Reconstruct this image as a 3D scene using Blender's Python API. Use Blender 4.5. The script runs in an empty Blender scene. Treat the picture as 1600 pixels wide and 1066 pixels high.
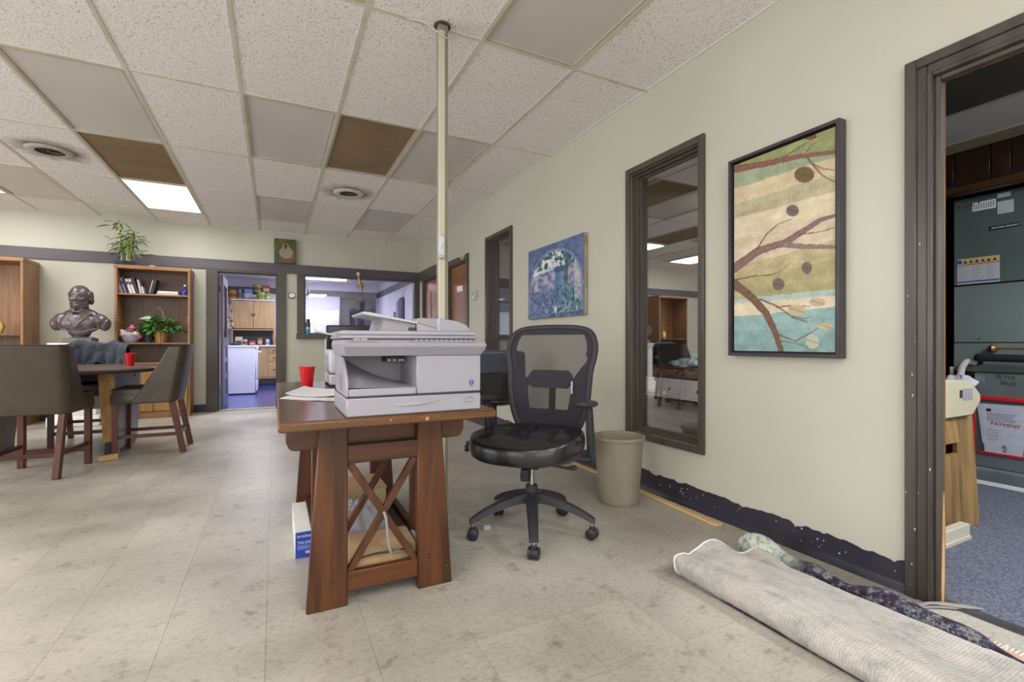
import bpy, bmesh, math, random
from mathutils import Vector, Matrix, noise
R = math.radians
random.seed(7)
SC = bpy.context.scene
COL = SC.collection

# ------------------------------------------------------------------ camera, world, lights, exposure
CH = 0.97
YAW = 0.4618
cam = bpy.data.cameras.new('camera')
cam.lens = 746.0 / 1600 * 36
cam.sensor_width = 36
cam.shift_y = 3.5 / 1600
cam.clip_start = 0.02
camo = bpy.data.objects.new('camera', cam)
camo.location = (0, 0, CH)
camo.rotation_euler = (R(90), 0, -YAW)
COL.objects.link(camo)
SC.camera = camo
SC.view_settings.view_transform = 'Standard'
SC.view_settings.look = 'None'
SC.view_settings.gamma = 1
SC.view_settings.use_curve_mapping = False
SC.view_settings.exposure = 0.36
W = bpy.data.worlds.new('world')
SC.world = W
W.use_nodes = True
W.node_tree.nodes['Background'].inputs[0].default_value = (0.85, 0.92, 1.0, 1)
W.node_tree.nodes['Background'].inputs[1].default_value = 1.2


def area(name, loc, rot, sx, sy, power, color=(1, 1, 1)):
    l = bpy.data.lights.new(name, 'AREA')
    l.shape = 'RECTANGLE'
    l.size = sx
    l.size_y = sy
    l.energy = power
    l.color = color
    o = bpy.data.objects.new(name, l)
    o.location = loc
    o.rotation_euler = rot
    COL.objects.link(o)
    return o


# daylight through the shop windows behind the camera and in the left wall
area('daylight_front', (-1.9, -3.35, 1.45), (R(106), 0, 0), 6.6, 2.0, 88, (1.0, 0.985, 0.96))
area('daylight_left', (-6.4, 2.2, 1.45), (R(106), 0, R(-90)), 7.0, 2.0, 225, (1.0, 0.99, 0.97))
# ceiling fluorescents (each sits under its lit lens panel)
TX = lambda i: 0.411 + 0.6097 * i
TY = lambda k: 1.2115 + 1.2133 * k
CEIL = 2.63
LIT = [(-3, 4), (-6, 4), (-6, 1), (-3, -1), (0, -2), (1, -3), (-3, -3), (-6, -2), (-8, 3)]  # only the first two are seen; the others are added for light
for (i, k) in LIT:
    area('fluorescent_tube_light', (TX(i) + .305, TY(k) + .607, CEIL - .012), (0, 0, 0), .56, 1.15, 19, (1.0, 0.97, 0.92))
# kitchen strip lamp, then added unseen fill lamps
area('kitchen_light', (0.95, 11.85, 2.46), (0, 0, 0), 1.2, .3, 42, (0.86, 0.88, 1.0))
area('kitchen_light', (-0.1, 9.6, 2.47), (0, 0, 0), .6, 1.2, 76, (0.88, 0.89, 1.0))  # unseen lamp added to brighten the kitchen near its doorway
area('closet_fill', (3.2, -.6, 2.27), (0, R(-12), 0), .8, 1.3, 120, (0.9, 0.96, 1.0))  # unseen fill added to brighten the furnace closet

area('side_room_fill', (4.6, 3.4, 2.4), Vector((1.45, 2.5, -2.0)).to_track_quat('-Z', 'Y').to_euler(), .6, .6, 120, (1.0, 0.96, 0.9))  # hidden lamp added so the daybed shows through the dark pane


# ------------------------------------------------------------------ materials
def lin(c):
    if isinstance(c, str):
        c = tuple(int(c[i:i + 2], 16) for i in (0, 2, 4))
    return tuple(((v / 255) / 12.92 if v / 255 <= .04045 else ((v / 255 + .055) / 1.055) ** 2.4) for v in c[:3]) + (1,)


def newmat(name):
    m = bpy.data.materials.new(name)
    m.use_nodes = True
    nt = m.node_tree
    return m, nt, nt.nodes['Principled BSDF']


def N(nt, t, **kw):
    n = nt.nodes.new(t)
    for k, v in kw.items():
        setattr(n, k, v)
    return n


MATS = {}


def mat(name, c1, c2=None, rough=.5, metal=0, scale=6, stretch=(1, 1, 1), bump=0, bscale=80, detail=4, coord='Object', spec=.5, lo=.35, hi=.65, emit=0, coat=0):
    """noise-mixed colour with optional fine relief"""
    m, nt, b = newmat(name)
    b.inputs['Roughness'].default_value = rough
    b.inputs['Metallic'].default_value = metal
    b.inputs['Specular IOR Level'].default_value = spec
    b.inputs['Coat Weight'].default_value = coat
    tc = N(nt, 'ShaderNodeTexCoord')
    if coord == 'World':
        geo = N(nt, 'ShaderNodeNewGeometry')
        src = geo.outputs['Position']
    else:
        src = tc.outputs[coord]
    mp = N(nt, 'ShaderNodeMapping')
    mp.inputs['Scale'].default_value = stretch
    nt.links.new(src, mp.inputs[0])
    if c2 is None:
        c2 = tuple(min(255, int(v * .93)) for v in hexrgb(c1))
    n = N(nt, 'ShaderNodeTexNoise')
    n.inputs['Scale'].default_value = scale
    n.inputs['Detail'].default_value = detail
    nt.links.new(mp.outputs[0], n.inputs[0])
    r = N(nt, 'ShaderNodeValToRGB')
    r.color_ramp.elements[0].color = lin(c1)
    r.color_ramp.elements[1].color = lin(c2)
    r.color_ramp.elements[0].position = lo
    r.color_ramp.elements[1].position = hi
    nt.links.new(n.outputs[0], r.inputs[0])
    nt.links.new(r.outputs[0], b.inputs['Base Color'])
    if bump:
        n2 = N(nt, 'ShaderNodeTexNoise')
        n2.inputs['Scale'].default_value = bscale
        n2.inputs['Detail'].default_value = 3
        nt.links.new(mp.outputs[0], n2.inputs[0])
        bp = N(nt, 'ShaderNodeBump')
        bp.inputs['Strength'].default_value = bump
        bp.inputs['Distance'].default_value = .004
        nt.links.new(n2.outputs[0], bp.inputs['Height'])
        nt.links.new(bp.outputs[0], b.inputs['Normal'])
    if emit:
        nt.links.new(r.outputs[0], b.inputs['Emission Color'])
        b.inputs['Emission Strength'].default_value = emit
    MATS[name] = m
    return m


def hexrgb(c):
    return tuple(int(c[i:i + 2], 16) for i in (0, 2, 4)) if isinstance(c, str) else tuple(c)


def wood(name, c1, c2, axis='Z', rough=.4, scale=9, bump=.15, k=12, coat=0):
    s = {'X': (1, k, k), 'Y': (k, 1, k), 'Z': (k, k, 1)}[axis]
    return mat(name, c1, c2, rough=rough, scale=scale / 4, stretch=s, bump=bump, bscale=20, detail=7, lo=.36, hi=.66, coat=coat)


def glassy(name, tint, refl=.3, trans=.5, rough=0.0):
    """window pane: part mirror, part see-through"""
    m, nt, b = newmat(name)
    g = N(nt, 'ShaderNodeBsdfGlossy')
    g.inputs['Roughness'].default_value = rough
    g.inputs['Color'].default_value = (1, 1, 1, 1)
    t = N(nt, 'ShaderNodeBsdfTransparent')
    t.inputs['Color'].default_value = tint
    mx = N(nt, 'ShaderNodeMixShader')
    mx.inputs[0].default_value = refl
    nt.links.new(t.outputs[0], mx.inputs[1])
    nt.links.new(g.outputs[0], mx.inputs[2])
    nt.links.new(mx.outputs[0], nt.nodes['Material Output'].inputs[0])
    return m


def floor_mat():
    m, nt, b = newmat('vinyl_tile')
    b.inputs['Roughness'].default_value = .36
    geo = N(nt, 'ShaderNodeNewGeometry')
    P = geo.outputs['Position']
    # tone of each tile
    mp = N(nt, 'ShaderNodeVectorMath', operation='SUBTRACT')
    mp.inputs[1].default_value = (0.28, 1.75, 0)
    dv = N(nt, 'ShaderNodeVectorMath', operation='DIVIDE')
    dv.inputs[1].default_value = (.305, .305, 10)
    fl = N(nt, 'ShaderNodeVectorMath', operation='FLOOR')
    wn = N(nt, 'ShaderNodeTexWhiteNoise')
    nt.links.new(P, mp.inputs[0]); nt.links.new(mp.outputs[0], dv.inputs[0])
    nt.links.new(dv.outputs[0], fl.inputs[0]); nt.links.new(fl.outputs[0], wn.inputs[0])
    # broad dirt
    n1 = N(nt, 'ShaderNodeTexNoise'); n1.inputs['Scale'].default_value = 1.3; n1.inputs['Detail'].default_value = 6
    nt.links.new(P, n1.inputs[0])
    r1 = N(nt, 'ShaderNodeValToRGB')
    r1.color_ramp.elements[0].color = lin('918b81'); r1.color_ramp.elements[0].position = .30
    r1.color_ramp.elements[1].color = lin('bab4ab'); r1.color_ramp.elements[1].position = .60
    nt.links.new(n1.outputs[0], r1.inputs[0])
    # streaky marbling
    ms = N(nt, 'ShaderNodeMapping'); ms.inputs['Scale'].default_value = (40, 80, 1); ms.inputs['Rotation'].default_value = (0, 0, .6)
    nt.links.new(P, ms.inputs[0])
    n2 = N(nt, 'ShaderNodeTexNoise'); n2.inputs['Scale'].default_value = 1; n2.inputs['Detail'].default_value = 5; n2.inputs['Roughness'].default_value = .65
    nt.links.new(ms.outputs[0], n2.inputs[0])
    r2 = N(nt, 'ShaderNodeValToRGB')
    r2.color_ramp.elements[0].color = (.60, .57, .54, 1); r2.color_ramp.elements[0].position = .30
    r2.color_ramp.elements[1].color = (1, 1, 1, 1); r2.color_ramp.elements[1].position = .52
    nt.links.new(n2.outputs[0], r2.inputs[0])
    m1 = N(nt, 'ShaderNodeMixRGB', blend_type='MULTIPLY'); m1.inputs[0].default_value = .62
    nt.links.new(r1.outputs[0], m1.inputs[1]); nt.links.new(r2.outputs[0], m1.inputs[2])
    # scuffs
    n3 = N(nt, 'ShaderNodeTexNoise'); n3.inputs['Scale'].default_value = 9; n3.inputs['Detail'].default_value = 10; n3.inputs['Roughness'].default_value = .78
    nt.links.new(P, n3.inputs[0])
    r3 = N(nt, 'ShaderNodeValToRGB')
    r3.color_ramp.elements[0].color = (.42, .37, .32, 1); r3.color_ramp.elements[0].position = .33
    r3.color_ramp.elements[1].color = (1, 1, 1, 1); r3.color_ramp.elements[1].position = .45
    nt.links.new(n3.outputs[0], r3.inputs[0])
    m2 = N(nt, 'ShaderNodeMixRGB', blend_type='MULTIPLY'); m2.inputs[0].default_value = .8
    nt.links.new(m1.outputs[0], m2.inputs[1]); nt.links.new(r3.outputs[0], m2.inputs[2])
    mr = N(nt, 'ShaderNodeMapRange'); mr.inputs[3].default_value = .90; mr.inputs[4].default_value = 1.03
    nt.links.new(wn.outputs[0], mr.inputs[0])
    m3 = N(nt, 'ShaderNodeMixRGB', blend_type='MULTIPLY'); m3.inputs[0].default_value = 1
    nt.links.new(m2.outputs[0], m3.inputs[1]); nt.links.new(mr.outputs[0], m3.inputs[2])
    nt.links.new(m3.outputs[0], b.inputs['Base Color'])
    rr = N(nt, 'ShaderNodeMapRange'); rr.inputs[3].default_value = .28; rr.inputs[4].default_value = .5
    nt.links.new(n1.outputs[0], rr.inputs[0]); nt.links.new(rr.outputs[0], b.inputs['Roughness'])
    bp = N(nt, 'ShaderNodeBump'); bp.inputs['Strength'].default_value = .08; bp.inputs['Distance'].default_value = .003
    nt.links.new(n3.outputs[0], bp.inputs['Height']); nt.links.new(bp.outputs[0], b.inputs['Normal'])
    return m


def ceiling_tile_mat(name, stain=None):
    m, nt, b = newmat(name)
    b.inputs['Roughness'].default_value = .9
    geo = N(nt, 'ShaderNodeNewGeometry'); P = geo.outputs['Position']
    mp = N(nt, 'ShaderNodeMapping'); mp.inputs['Scale'].default_value = (1, .55, 1); mp.inputs['Rotation'].default_value = (0, 0, .3)
    nt.links.new(P, mp.inputs[0])
    n = N(nt, 'ShaderNodeTexNoise'); n.inputs['Scale'].default_value = 140; n.inputs['Detail'].default_value = 2; n.inputs['Distortion'].default_value = 1.2
    nt.links.new(mp.outputs[0], n.inputs[0])
    r = N(nt, 'ShaderNodeValToRGB')
    r.color_ramp.elements[0].color = lin('b4aca8'); r.color_ramp.elements[0].position = .34
    r.color_ramp.elements[1].color = lin('f6f1ee'); r.color_ramp.elements[1].position = .45
    nt.links.new(n.outputs[0], r.inputs[0])
    out = r.outputs[0]
    if stain:
        vm = N(nt, 'ShaderNodeVectorMath', operation='DISTANCE'); vm.inputs[1].default_value = stain
        nt.links.new(P, vm.inputs[0])
        n5 = N(nt, 'ShaderNodeTexNoise'); n5.inputs['Scale'].default_value = 9; n5.inputs['Detail'].default_value = 5
        nt.links.new(P, n5.inputs[0])
        ad = N(nt, 'ShaderNodeMath', operation='MULTIPLY_ADD'); ad.inputs[1].default_value = .22
        nt.links.new(n5.outputs[0], ad.inputs[0]); nt.links.new(vm.outputs['Value'], ad.inputs[2])
        r5 = N(nt, 'ShaderNodeValToRGB')
        r5.color_ramp.elements[0].color = lin('80766a'); r5.color_ramp.elements[0].position = .22
        r5.color_ramp.elements[1].color = (1, 1, 1, 1); r5.color_ramp.elements[1].position = .42
        nt.links.new(ad.outputs[0], r5.inputs[0])
        mm = N(nt, 'ShaderNodeMixRGB', blend_type='MULTIPLY'); mm.inputs[0].default_value = 1
        nt.links.new(out, mm.inputs[1]); nt.links.new(r5.outputs[0], mm.inputs[2]); out = mm.outputs[0]
    nt.links.new(out, b.inputs['Base Color'])
    bp = N(nt, 'ShaderNodeBump'); bp.inputs['Strength'].default_value = .35; bp.inputs['Distance'].default_value = .003
    nt.links.new(n.outputs[0], bp.inputs['Height']); nt.links.new(bp.outputs[0], b.inputs['Normal'])
    return m


def grille_mat(name, c1, c2, sc):
    """perforated egg-crate return-air plate"""
    m, nt, b = newmat(name)
    b.inputs['Roughness'].default_value = .6
    geo = N(nt, 'ShaderNodeNewGeometry')
    mp = N(nt, 'ShaderNodeMapping'); mp.inputs['Scale'].default_value = (sc, sc, sc)
    nt.links.new(geo.outputs['Position'], mp.inputs[0])
    ck = N(nt, 'ShaderNodeTexVoronoi'); ck.inputs['Randomness'].default_value = 0.0; ck.inputs['Scale'].default_value = 1
    nt.links.new(mp.outputs[0], ck.inputs[0])
    r = N(nt, 'ShaderNodeValToRGB')
    r.color_ramp.elements[0].color = lin(c2); r.color_ramp.elements[0].position = .28
    r.color_ramp.elements[1].color = lin(c1); r.color_ramp.elements[1].position = .42
    nt.links.new(ck.outputs['Distance'], r.inputs[0])
    n = N(nt, 'ShaderNodeTexNoise'); n.inputs['Scale'].default_value = 4
    nt.links.new(geo.outputs['Position'], n.inputs[0])
    mm = N(nt, 'ShaderNodeMixRGB', blend_type='MULTIPLY'); mm.inputs[0].default_value = .5
    nt.links.new(r.outputs[0], mm.inputs[1]); nt.links.new(n.outputs[0], mm.inputs[2])
    nt.links.new(mm.outputs[0], b.inputs['Base Color'])
    return m


def paint_mat(name, rough=.55):
    m, nt, b = newmat(name)
    b.inputs['Roughness'].default_value = rough
    a = N(nt, 'ShaderNodeVertexColor'); a.layer_name = 'paint'
    nt.links.new(a.outputs[0], b.inputs['Base Color'])
    return m


def mesh_fabric():
    m, nt, b = newmat('mesh_fabric')
    b.inputs['Base Color'].default_value = lin('2c2930')
    b.inputs['Roughness'].default_value = .8
    t = N(nt, 'ShaderNodeBsdfTransparent')
    mx = N(nt, 'ShaderNodeMixShader')
    tc = N(nt, 'ShaderNodeTexCoord')
    w = N(nt, 'ShaderNodeTexWave'); w.inputs['Scale'].default_value = 120; w.bands_direction = 'Z'
    nt.links.new(tc.outputs['Object'], w.inputs[0])
    mr = N(nt, 'ShaderNodeMapRange'); mr.inputs[3].default_value = .48; mr.inputs[4].default_value = .62
    nt.links.new(w.outputs['Fac'], mr.inputs[0])
    nt.links.new(mr.outputs[0], mx.inputs[0])
    nt.links.new(t.outputs[0], mx.inputs[1]); nt.links.new(b.outputs[0], mx.inputs[2])
    nt.links.new(mx.outputs[0], nt.nodes['Material Output'].inputs[0])
    return m


def rug_mat(pile):
    m, nt, b = newmat('rug_pile' if pile else 'rug_backing')
    b.inputs['Roughness'].default_value = .95
    geo = N(nt, 'ShaderNodeNewGeometry'); P = geo.outputs['Position']
    if pile:
        n = N(nt, 'ShaderNodeTexNoise'); n.inputs['Scale'].default_value = 30; n.inputs['Detail'].default_value = 8; n.inputs['Roughness'].default_value = .8
        nt.links.new(P, n.inputs[0])
        sp = N(nt, 'ShaderNodeSeparateXYZ'); nt.links.new(P, sp.inputs[0])
        # pale sea-green at the far end, aubergine and blue nearer
        mr = N(nt, 'ShaderNodeMapRange'); mr.inputs[1].default_value = 1.22; mr.inputs[2].default_value = 1.36
        nt.links.new(sp.outputs['Y'], mr.inputs[0])
        ra = N(nt, 'ShaderNodeValToRGB'); ra.color_ramp.interpolation = 'CONSTANT'
        for p, c in ((0, '1d1824'), (.46, '43304a'), (.50, '2a2430'), (.53, '667a8a'), (.56, '8d8378'), (.60, '3b2440')):
            e = ra.color_ramp.elements[0] if p == 0 else ra.color_ramp.elements.new(p)
            e.color = lin(c); e.position = p
        ra.color_ramp.elements[-1].color = lin('544a5e')
        rb = N(nt, 'ShaderNodeValToRGB')
        rb.color_ramp.elements[0].color = lin('66706a'); rb.color_ramp.elements[0].position = .38
        rb.color_ramp.elements[1].color = lin('c6cfc4'); rb.color_ramp.elements[1].position = .52
        nt.links.new(n.outputs[0], ra.inputs[0]); nt.links.new(n.outputs[0], rb.inputs[0])
        mx = N(nt, 'ShaderNodeMixRGB')
        nt.links.new(mr.outputs[0], mx.inputs[0]); nt.links.new(ra.outputs[0], mx.inputs[1]); nt.links.new(rb.outputs[0], mx.inputs[2])
        nt.links.new(mx.outputs[0], b.inputs['Base Color'])
        h = n.outputs[0]; st = .9
    else:
        w = N(nt, 'ShaderNodeTexWave'); w.bands_direction = 'Y'; w.inputs['Scale'].default_value = 34; w.inputs['Distortion'].default_value = 5; w.inputs['Detail'].default_value = 6; w.inputs['Detail Scale'].default_value = 4
        nt.links.new(P, w.inputs[0])
        n = N(nt, 'ShaderNodeTexNoise'); n.inputs['Scale'].default_value = 9; n.inputs['Detail'].default_value = 10; n.inputs['Roughness'].default_value = .82
        nt.links.new(P, n.inputs[0])
        r = N(nt, 'ShaderNodeValToRGB')
        for p, c in ((.34, '8b8987'), (.45, 'a9a5a0'), (.54, 'b9b2ac'), (.66, 'c4b6b0')):
            e = r.color_ramp.elements.new(p); e.color = lin(c)
        r.color_ramp.elements[0].color = lin('807e7d'); r.color_ramp.elements[-1].color = lin('c2bcb6')
        nt.links.new(n.outputs[0], r.inputs[0])
        mm = N(nt, 'ShaderNodeMixRGB', blend_type='MULTIPLY'); mm.inputs[0].default_value = .16
        nt.links.new(r.outputs[0], mm.inputs[1]); nt.links.new(w.outputs['Color'], mm.inputs[2])
        nt.links.new(mm.outputs[0], b.inputs['Base Color'])
        h = w.outputs['Fac']; st = .25
    bp = N(nt, 'ShaderNodeBump'); bp.inputs['Strength'].default_value = st; bp.inputs['Distance'].default_value = .006
    nt.links.new(h, bp.inputs['Height']); nt.links.new(bp.outputs[0], b.inputs['Normal'])
    return m


M = {}
M['wall'] = mat('wall_paint', 'bdbbae', 'b7b5a7', rough=.5, scale=1.2, bump=.05, bscale=60, coord='World')
M['ceil_kitchen'] = mat('kitchen_ceiling_paint', 'e6e4e0', rough=.7)
M['wall_kitchen'] = mat('kitchen_wall_paint', 'd6d3dc', 'cfccd8', rough=.6, scale=2, coord='World')
M['dark_trim'] = mat('dark_painted_trim', '504840', '463e38', rough=.35, scale=14, stretch=(1, 1, .15), bump=.25, bscale=26)
M['trim_band'] = mat('slate_painted_trim', '57525a', '4d4850', rough=.4, scale=5, stretch=(.3, 1, 1), bump=.1)
M['casing'] = mat('worn_grey_casing', '4b4541', '383330', rough=.36, scale=14, stretch=(1, 1, .12), bump=.35, bscale=22)
M['raw_wood'] = wood('raw_wood_edge', '8a5f34', '5a3a20')
M['navy'] = mat('navy_cove_base', '34323e', '2b2a36', rough=.32, scale=7, bump=.15)
M['chip'] = mat('paint_chip', 'c9c3b4', rough=.7)
M['floor'] = floor_mat()
M['tile'] = ceiling_tile_mat('ceiling_fissure_tile')
M['grid'] = mat('cream_grid_metal', 'dbd5c9', 'cbc4b4', rough=.5, scale=3)
M['lens_off'] = mat('unlit_lens', 'd6d0cb', 'cec8c3', rough=.42, scale=1.5, coord='World')
M['lens_frame'] = mat('lens_frame', 'c4bba5', rough=.5)
M['brown_grille'] = grille_mat('brown_egg_crate', 'a08660', '57452a', 62)
M['lens_on'] = mat('lit_lens', 'fffdf8', 'f4f1ec', rough=.4, scale=2, stretch=(4, .2, 1), emit=1.6)
M['white'] = mat('white_paint', 'e9e8e6', 'e2e1df', rough=.45)
M['grey_plastic'] = mat('copier_plastic', '9c9aa3', '97959e', rough=.42, scale=3, bump=.05, bscale=400)
M['grey_plastic2'] = mat('copier_plastic_dark', '939092', '8d8a8d', rough=.45, scale=3)  # second, slightly darker tone of the two-tone copier
M['copier_panel'] = mat('copier_panel', '8f8f98', '85858e', rough=.4)
M['white_plastic'] = mat('white_plastic', 'b6b5bc', 'b0afb6', rough=.4)
M['black'] = mat('black_plastic', '1b1b1f', '232328', rough=.42, scale=20, bump=.08, bscale=300)
M['black_soft'] = mat('black_soft_plastic', '26252a', '2e2d33', rough=.6, scale=20)
M['leather_black'] = mat('black_leather', '151417', '1f1d20', rough=.27, scale=12, bump=.5, bscale=26, spec=.6)
M['purple_mesh'] = mat('dark_mesh_border', '25222e', '1d1b25', rough=.7, scale=30, bump=.2, bscale=300)
M['chrome'] = mat('chrome', 'c9c9c9', 'b5b5b5', rough=.22, metal=1)
M['steel'] = mat('galvanised_steel', 'a9b2b4', '96a0a3', rough=.34, metal=.75, scale=3, coord='World')
M['black_vinyl'] = mat('black_vinyl_sheen', '4a4f5c', '42464f', rough=.35)  # reflected blue-grey sheen on black vinyl put into the base colour
M['mesh'] = mesh_fabric()
M['desk_top'] = mat('desk_top_veneer', '5f4233', '50372a', rough=.25, scale=2.2, stretch=(10, 1, 10), detail=6)
M['desk_edge'] = wood('desk_edge', '67431f', '4b2e15', 'X')
M['desk_z'] = wood('desk_wood_upright', '5e3415', '381b0a', 'Z', rough=.42)
M['desk_x'] = wood('desk_wood_rail', '5c3215', '371a0a', 'X', rough=.42)
M['desk_y'] = wood('desk_wood_stretcher', '522c12', '331808', 'Y', rough=.42)
M['can'] = mat('beige_bin_plastic', '958e7b', '898273', rough=.55, scale=9, stretch=(1, 1, .4), bump=.1)
M['can_in'] = mat('bin_liner_shade', '8b8574', rough=.6)
M['olive'] = mat('olive_cream_post', '8f8870', '847d66', rough=.45, scale=3, stretch=(1, 1, .2))
M['cream'] = mat('cream_raceway', 'c3bdab', 'bab4a1', rough=.45, scale=3, stretch=(1, 1, .2))
M['red'] = mat('red_cup', 'c4121c', 'b80e18', rough=.3)
M['cup_in'] = mat('white_cup_inside', 'e8e4e4', rough=.4)
M['paper'] = mat('paper', 'eceaf0', 'e4e2ea', rough=.7, scale=30, lo=.45, hi=.5)
M['ink'] = mat('ink', '2b2b38', rough=.6)
M['ink_grey'] = mat('grey_ink', '9a9aa6', rough=.7)
M['cardboard'] = mat('cardboard', 'c2a883', 'b69c78', rough=.8, scale=8)
M['cardboard_pale'] = mat('pale_cardboard', 'bfa17a', 'b4946c', rough=.8, scale=8)
M['blue_box'] = mat('blue_carton', '2b4cb8', '2644a8', rough=.4)
M['plastic_bag'] = glassy('clear_plastic_bag', (.93, .94, .97, 1), .3, rough=.15)
_nt = M['plastic_bag'].node_tree
_pb = N(_nt, 'ShaderNodeBsdfPrincipled'); _pb.inputs['Base Color'].default_value = lin('d8d8e0'); _pb.inputs['Roughness'].default_value = .18
_mx = [n for n in _nt.nodes if n.type == 'MIX_SHADER'][0]; _mx.inputs[0].default_value = .5
_nt.links.new(_pb.outputs[0], _mx.inputs[2])
M['cable_white'] = mat('white_cable', 'cfcac2', rough=.5)
M['cable_grey'] = mat('grey_cable', '8f8b86', rough=.5)
M['brown_leather'] = mat('brown_leather', '4a3f35', '41372d', rough=.33, scale=9, bump=.12, bscale=120)
M['leather_seat'] = mat('dark_brown_leather', '41322b', '392b25', rough=.35, scale=9, bump=.1, bscale=120)
M['cherry'] = wood('cherry_leg', '5a2812', '3e1a0b', 'Z', rough=.35)
M['cherry_x'] = wood('cherry_rail', '522410', '3a180a', 'X', rough=.35)
M['oak'] = wood('oak_case', '9a7049', '7f5836', 'Z', rough=.4)
M['oak_dark'] = wood('oak_back_panel', '6a4a38', '543a2c', 'Z', rough=.4)
M['oak_x'] = wood('oak_shelf', '98704a', '7d5838', 'X', rough=.4)
M['oak_door'] = wood('oak_door', 'a67c48', '8c6636', 'Z', rough=.38)
M['table_top'] = mat('table_top', '6b574c', '5e4b42', rough=.28, scale=3, stretch=(1, 6, 6))
M['table_edge'] = mat('table_edge', '35302f', rough=.45)
M['slab_side'] = mat('slab_side_laminate', '7d7a7c', '726e70', rough=.4)
M['slab_edge'] = wood('slab_edge_oak', 'a07a4a', '8a6539', 'Z')
M['pine'] = wood('pine_scrap', 'c8ad7a', 'b5986a', 'Y', rough=.6)
M['bronze'] = mat('bust_bronze', '6b6064', '584d50', rough=.33, metal=.35, scale=14, bump=.1)
M['denim'] = mat('dark_blue_fleece', '3e4350', '343844', rough=.9, scale=20, bump=.3, bscale=120)
M['leaf_a'] = mat('leaf_green', '4e7a35', '355c25', rough=.45, scale=9, coord='World')
M['leaf_b'] = mat('leaf_light_green', '8a9c58', '5f7d3c', rough=.5, scale=9, coord='World')
M['leaf_pale'] = mat('leaf_silver', 'a9c2a4', '8fae8d', rough=.5)
M['stem'] = mat('bamboo_stem', 'a8a058', '86854a', rough=.5, scale=20, stretch=(1, 1, 3))
M['terracotta'] = wood('wicker_pot', 'b98a4e', '9c7340', 'Z', rough=.6)
M['ceramic_dark'] = mat('slate_ceramic', '3a4150', rough=.3)
M['kfloor'] = mat('blue_kitchen_floor', '34448a', '2b397a', rough=.2, scale=3, coord='World')
M['kdoor'] = mat('grey_lilac_paint', '6f6a84', '66617a', rough=.35, scale=4)
M['maple'] = wood('maple_cabinet', 'c9a676', 'b79264', 'Z', rough=.4)
M['kwhite'] = mat('white_enamel', 'd9d9ea', 'd2d2e4', rough=.3)
M['slate_board'] = mat('charcoal_board', '3b3a4c', '333244', rough=.35, scale=3)
M['walnut'] = wood('walnut_panel', '3c2418', '26160f', 'Z', rough=.35)
M['walnut_y'] = wood('walnut_trim', '5a3c26', '442c1b', 'Y', rough=.35)
M['door_wood'] = wood('door_veneer', '8d5a36', '734527', 'Z', rough=.25)
M['carpet'] = mat('grey_blue_carpet', '4a4c60', '70727f', rough=.95, scale=110, detail=6, bump=.8, bscale=200, coord='World', lo=.4, hi=.62)
M['dark_room'] = mat('dark_room', '2b2724', rough=.9)  # darkness of an unlit room put into a near-black base colour
M['closet_dark'] = mat('dark_taupe_lens', '4a4136', '423a30', rough=.5)
M['plywood'] = wood('stained_plywood', '9a7848', '6e5430', 'Z', rough=.5, k=8)
M['beige_metal'] = mat('beige_metal', 'c0b79c', 'b5ac90', rough=.45)
M['furnace'] = mat('furnace_sheet_metal', '6f7d80', '64726f', rough=.42, metal=.45, scale=2, coord='World')
M['furnace_low'] = mat('furnace_lower_metal', '86938f', '7b8987', rough=.4, metal=.35, scale=2, coord='World')
M['insulation'] = mat('black_foam', '17181c', rough=.8)
M['pvc'] = mat('pvc_pipe', 'cfc6c0', 'c3bab4', rough=.4)
M['red_vinyl'] = mat('red_vinyl', 'd2202c', rough=.3)
M['clear_vinyl'] = glassy('clear_vinyl', (.95, .96, .98, 1), .12, rough=.05)
M['yellow'] = mat('label_yellow', 'c8b070', rough=.5)
M['label_blue'] = mat('label_blue', '3a4a9a', rough=.5)
M['silver_tape'] = mat('foil_tape', 'c9d0d2', rough=.3, metal=.15)
M['mirror_dark'] = glassy('dark_reflective_pane', (.8, .8, .82, 1), .27)
M['clear_pane'] = glassy('clear_pane', (.97, .97, 1, 1), .06)
M['shop_pane'] = glassy('shop_pane', (.98, .98, .98, 1), .04)
M['brass'] = mat('brass', 'b89858', 'a08048', rough=.35, metal=.7)
M['rug_pile'] = rug_mat(True)
M['rug_back'] = rug_mat(False)
M['fringe'] = mat('rug_fringe', 'd8d0c8', rough=.9)
M['paint'] = paint_mat('canvas_paint')
M['canvas_edge'] = mat('canvas_edge', '3e352c', rough=.6)
M['pic_frame'] = mat('dark_pewter_frame', '3d383c', '322d31', rough=.4, scale=10)
M['teal_cloth'] = mat('teal_towel', '2f8a94', '1e5a70', rough=.9, scale=14)
M['floral'] = mat('floral_tapestry', '8a6a48', '3a2c24', rough=.9, scale=26, detail=5, lo=.45, hi=.55)
BOOK = [mat('book_cloth', c, rough=.5) for c in ('8a7f9a', '2d2a38', 'd8d2d0', '3a2a3c', 'b9b4bc', '6a4a40', '20222c', 'c9bcc0', '1c1c22')]


# ------------------------------------------------------------------ geometry helpers
def B():
    return bmesh.new()


def bx(bm, x0, x1, y0, y1, z0, z1, bev=0, seg=1):
    v = [bm.verts.new((x, y, z)) for x in (x0, x1) for y in (y0, y1) for z in (z0, z1)]
    f = [bm.faces.new([v[i] for i in q]) for q in ((0, 1, 3, 2), (4, 6, 7, 5), (0, 4, 5, 1), (2, 3, 7, 6), (0, 2, 6, 4), (1, 5, 7, 3))]
    if bev:
        e = list({e for q in f for e in q.edges})
        bmesh.ops.bevel(bm, geom=e, offset=bev, segments=seg, affect='EDGES', profile=.5)
    return bm


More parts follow.
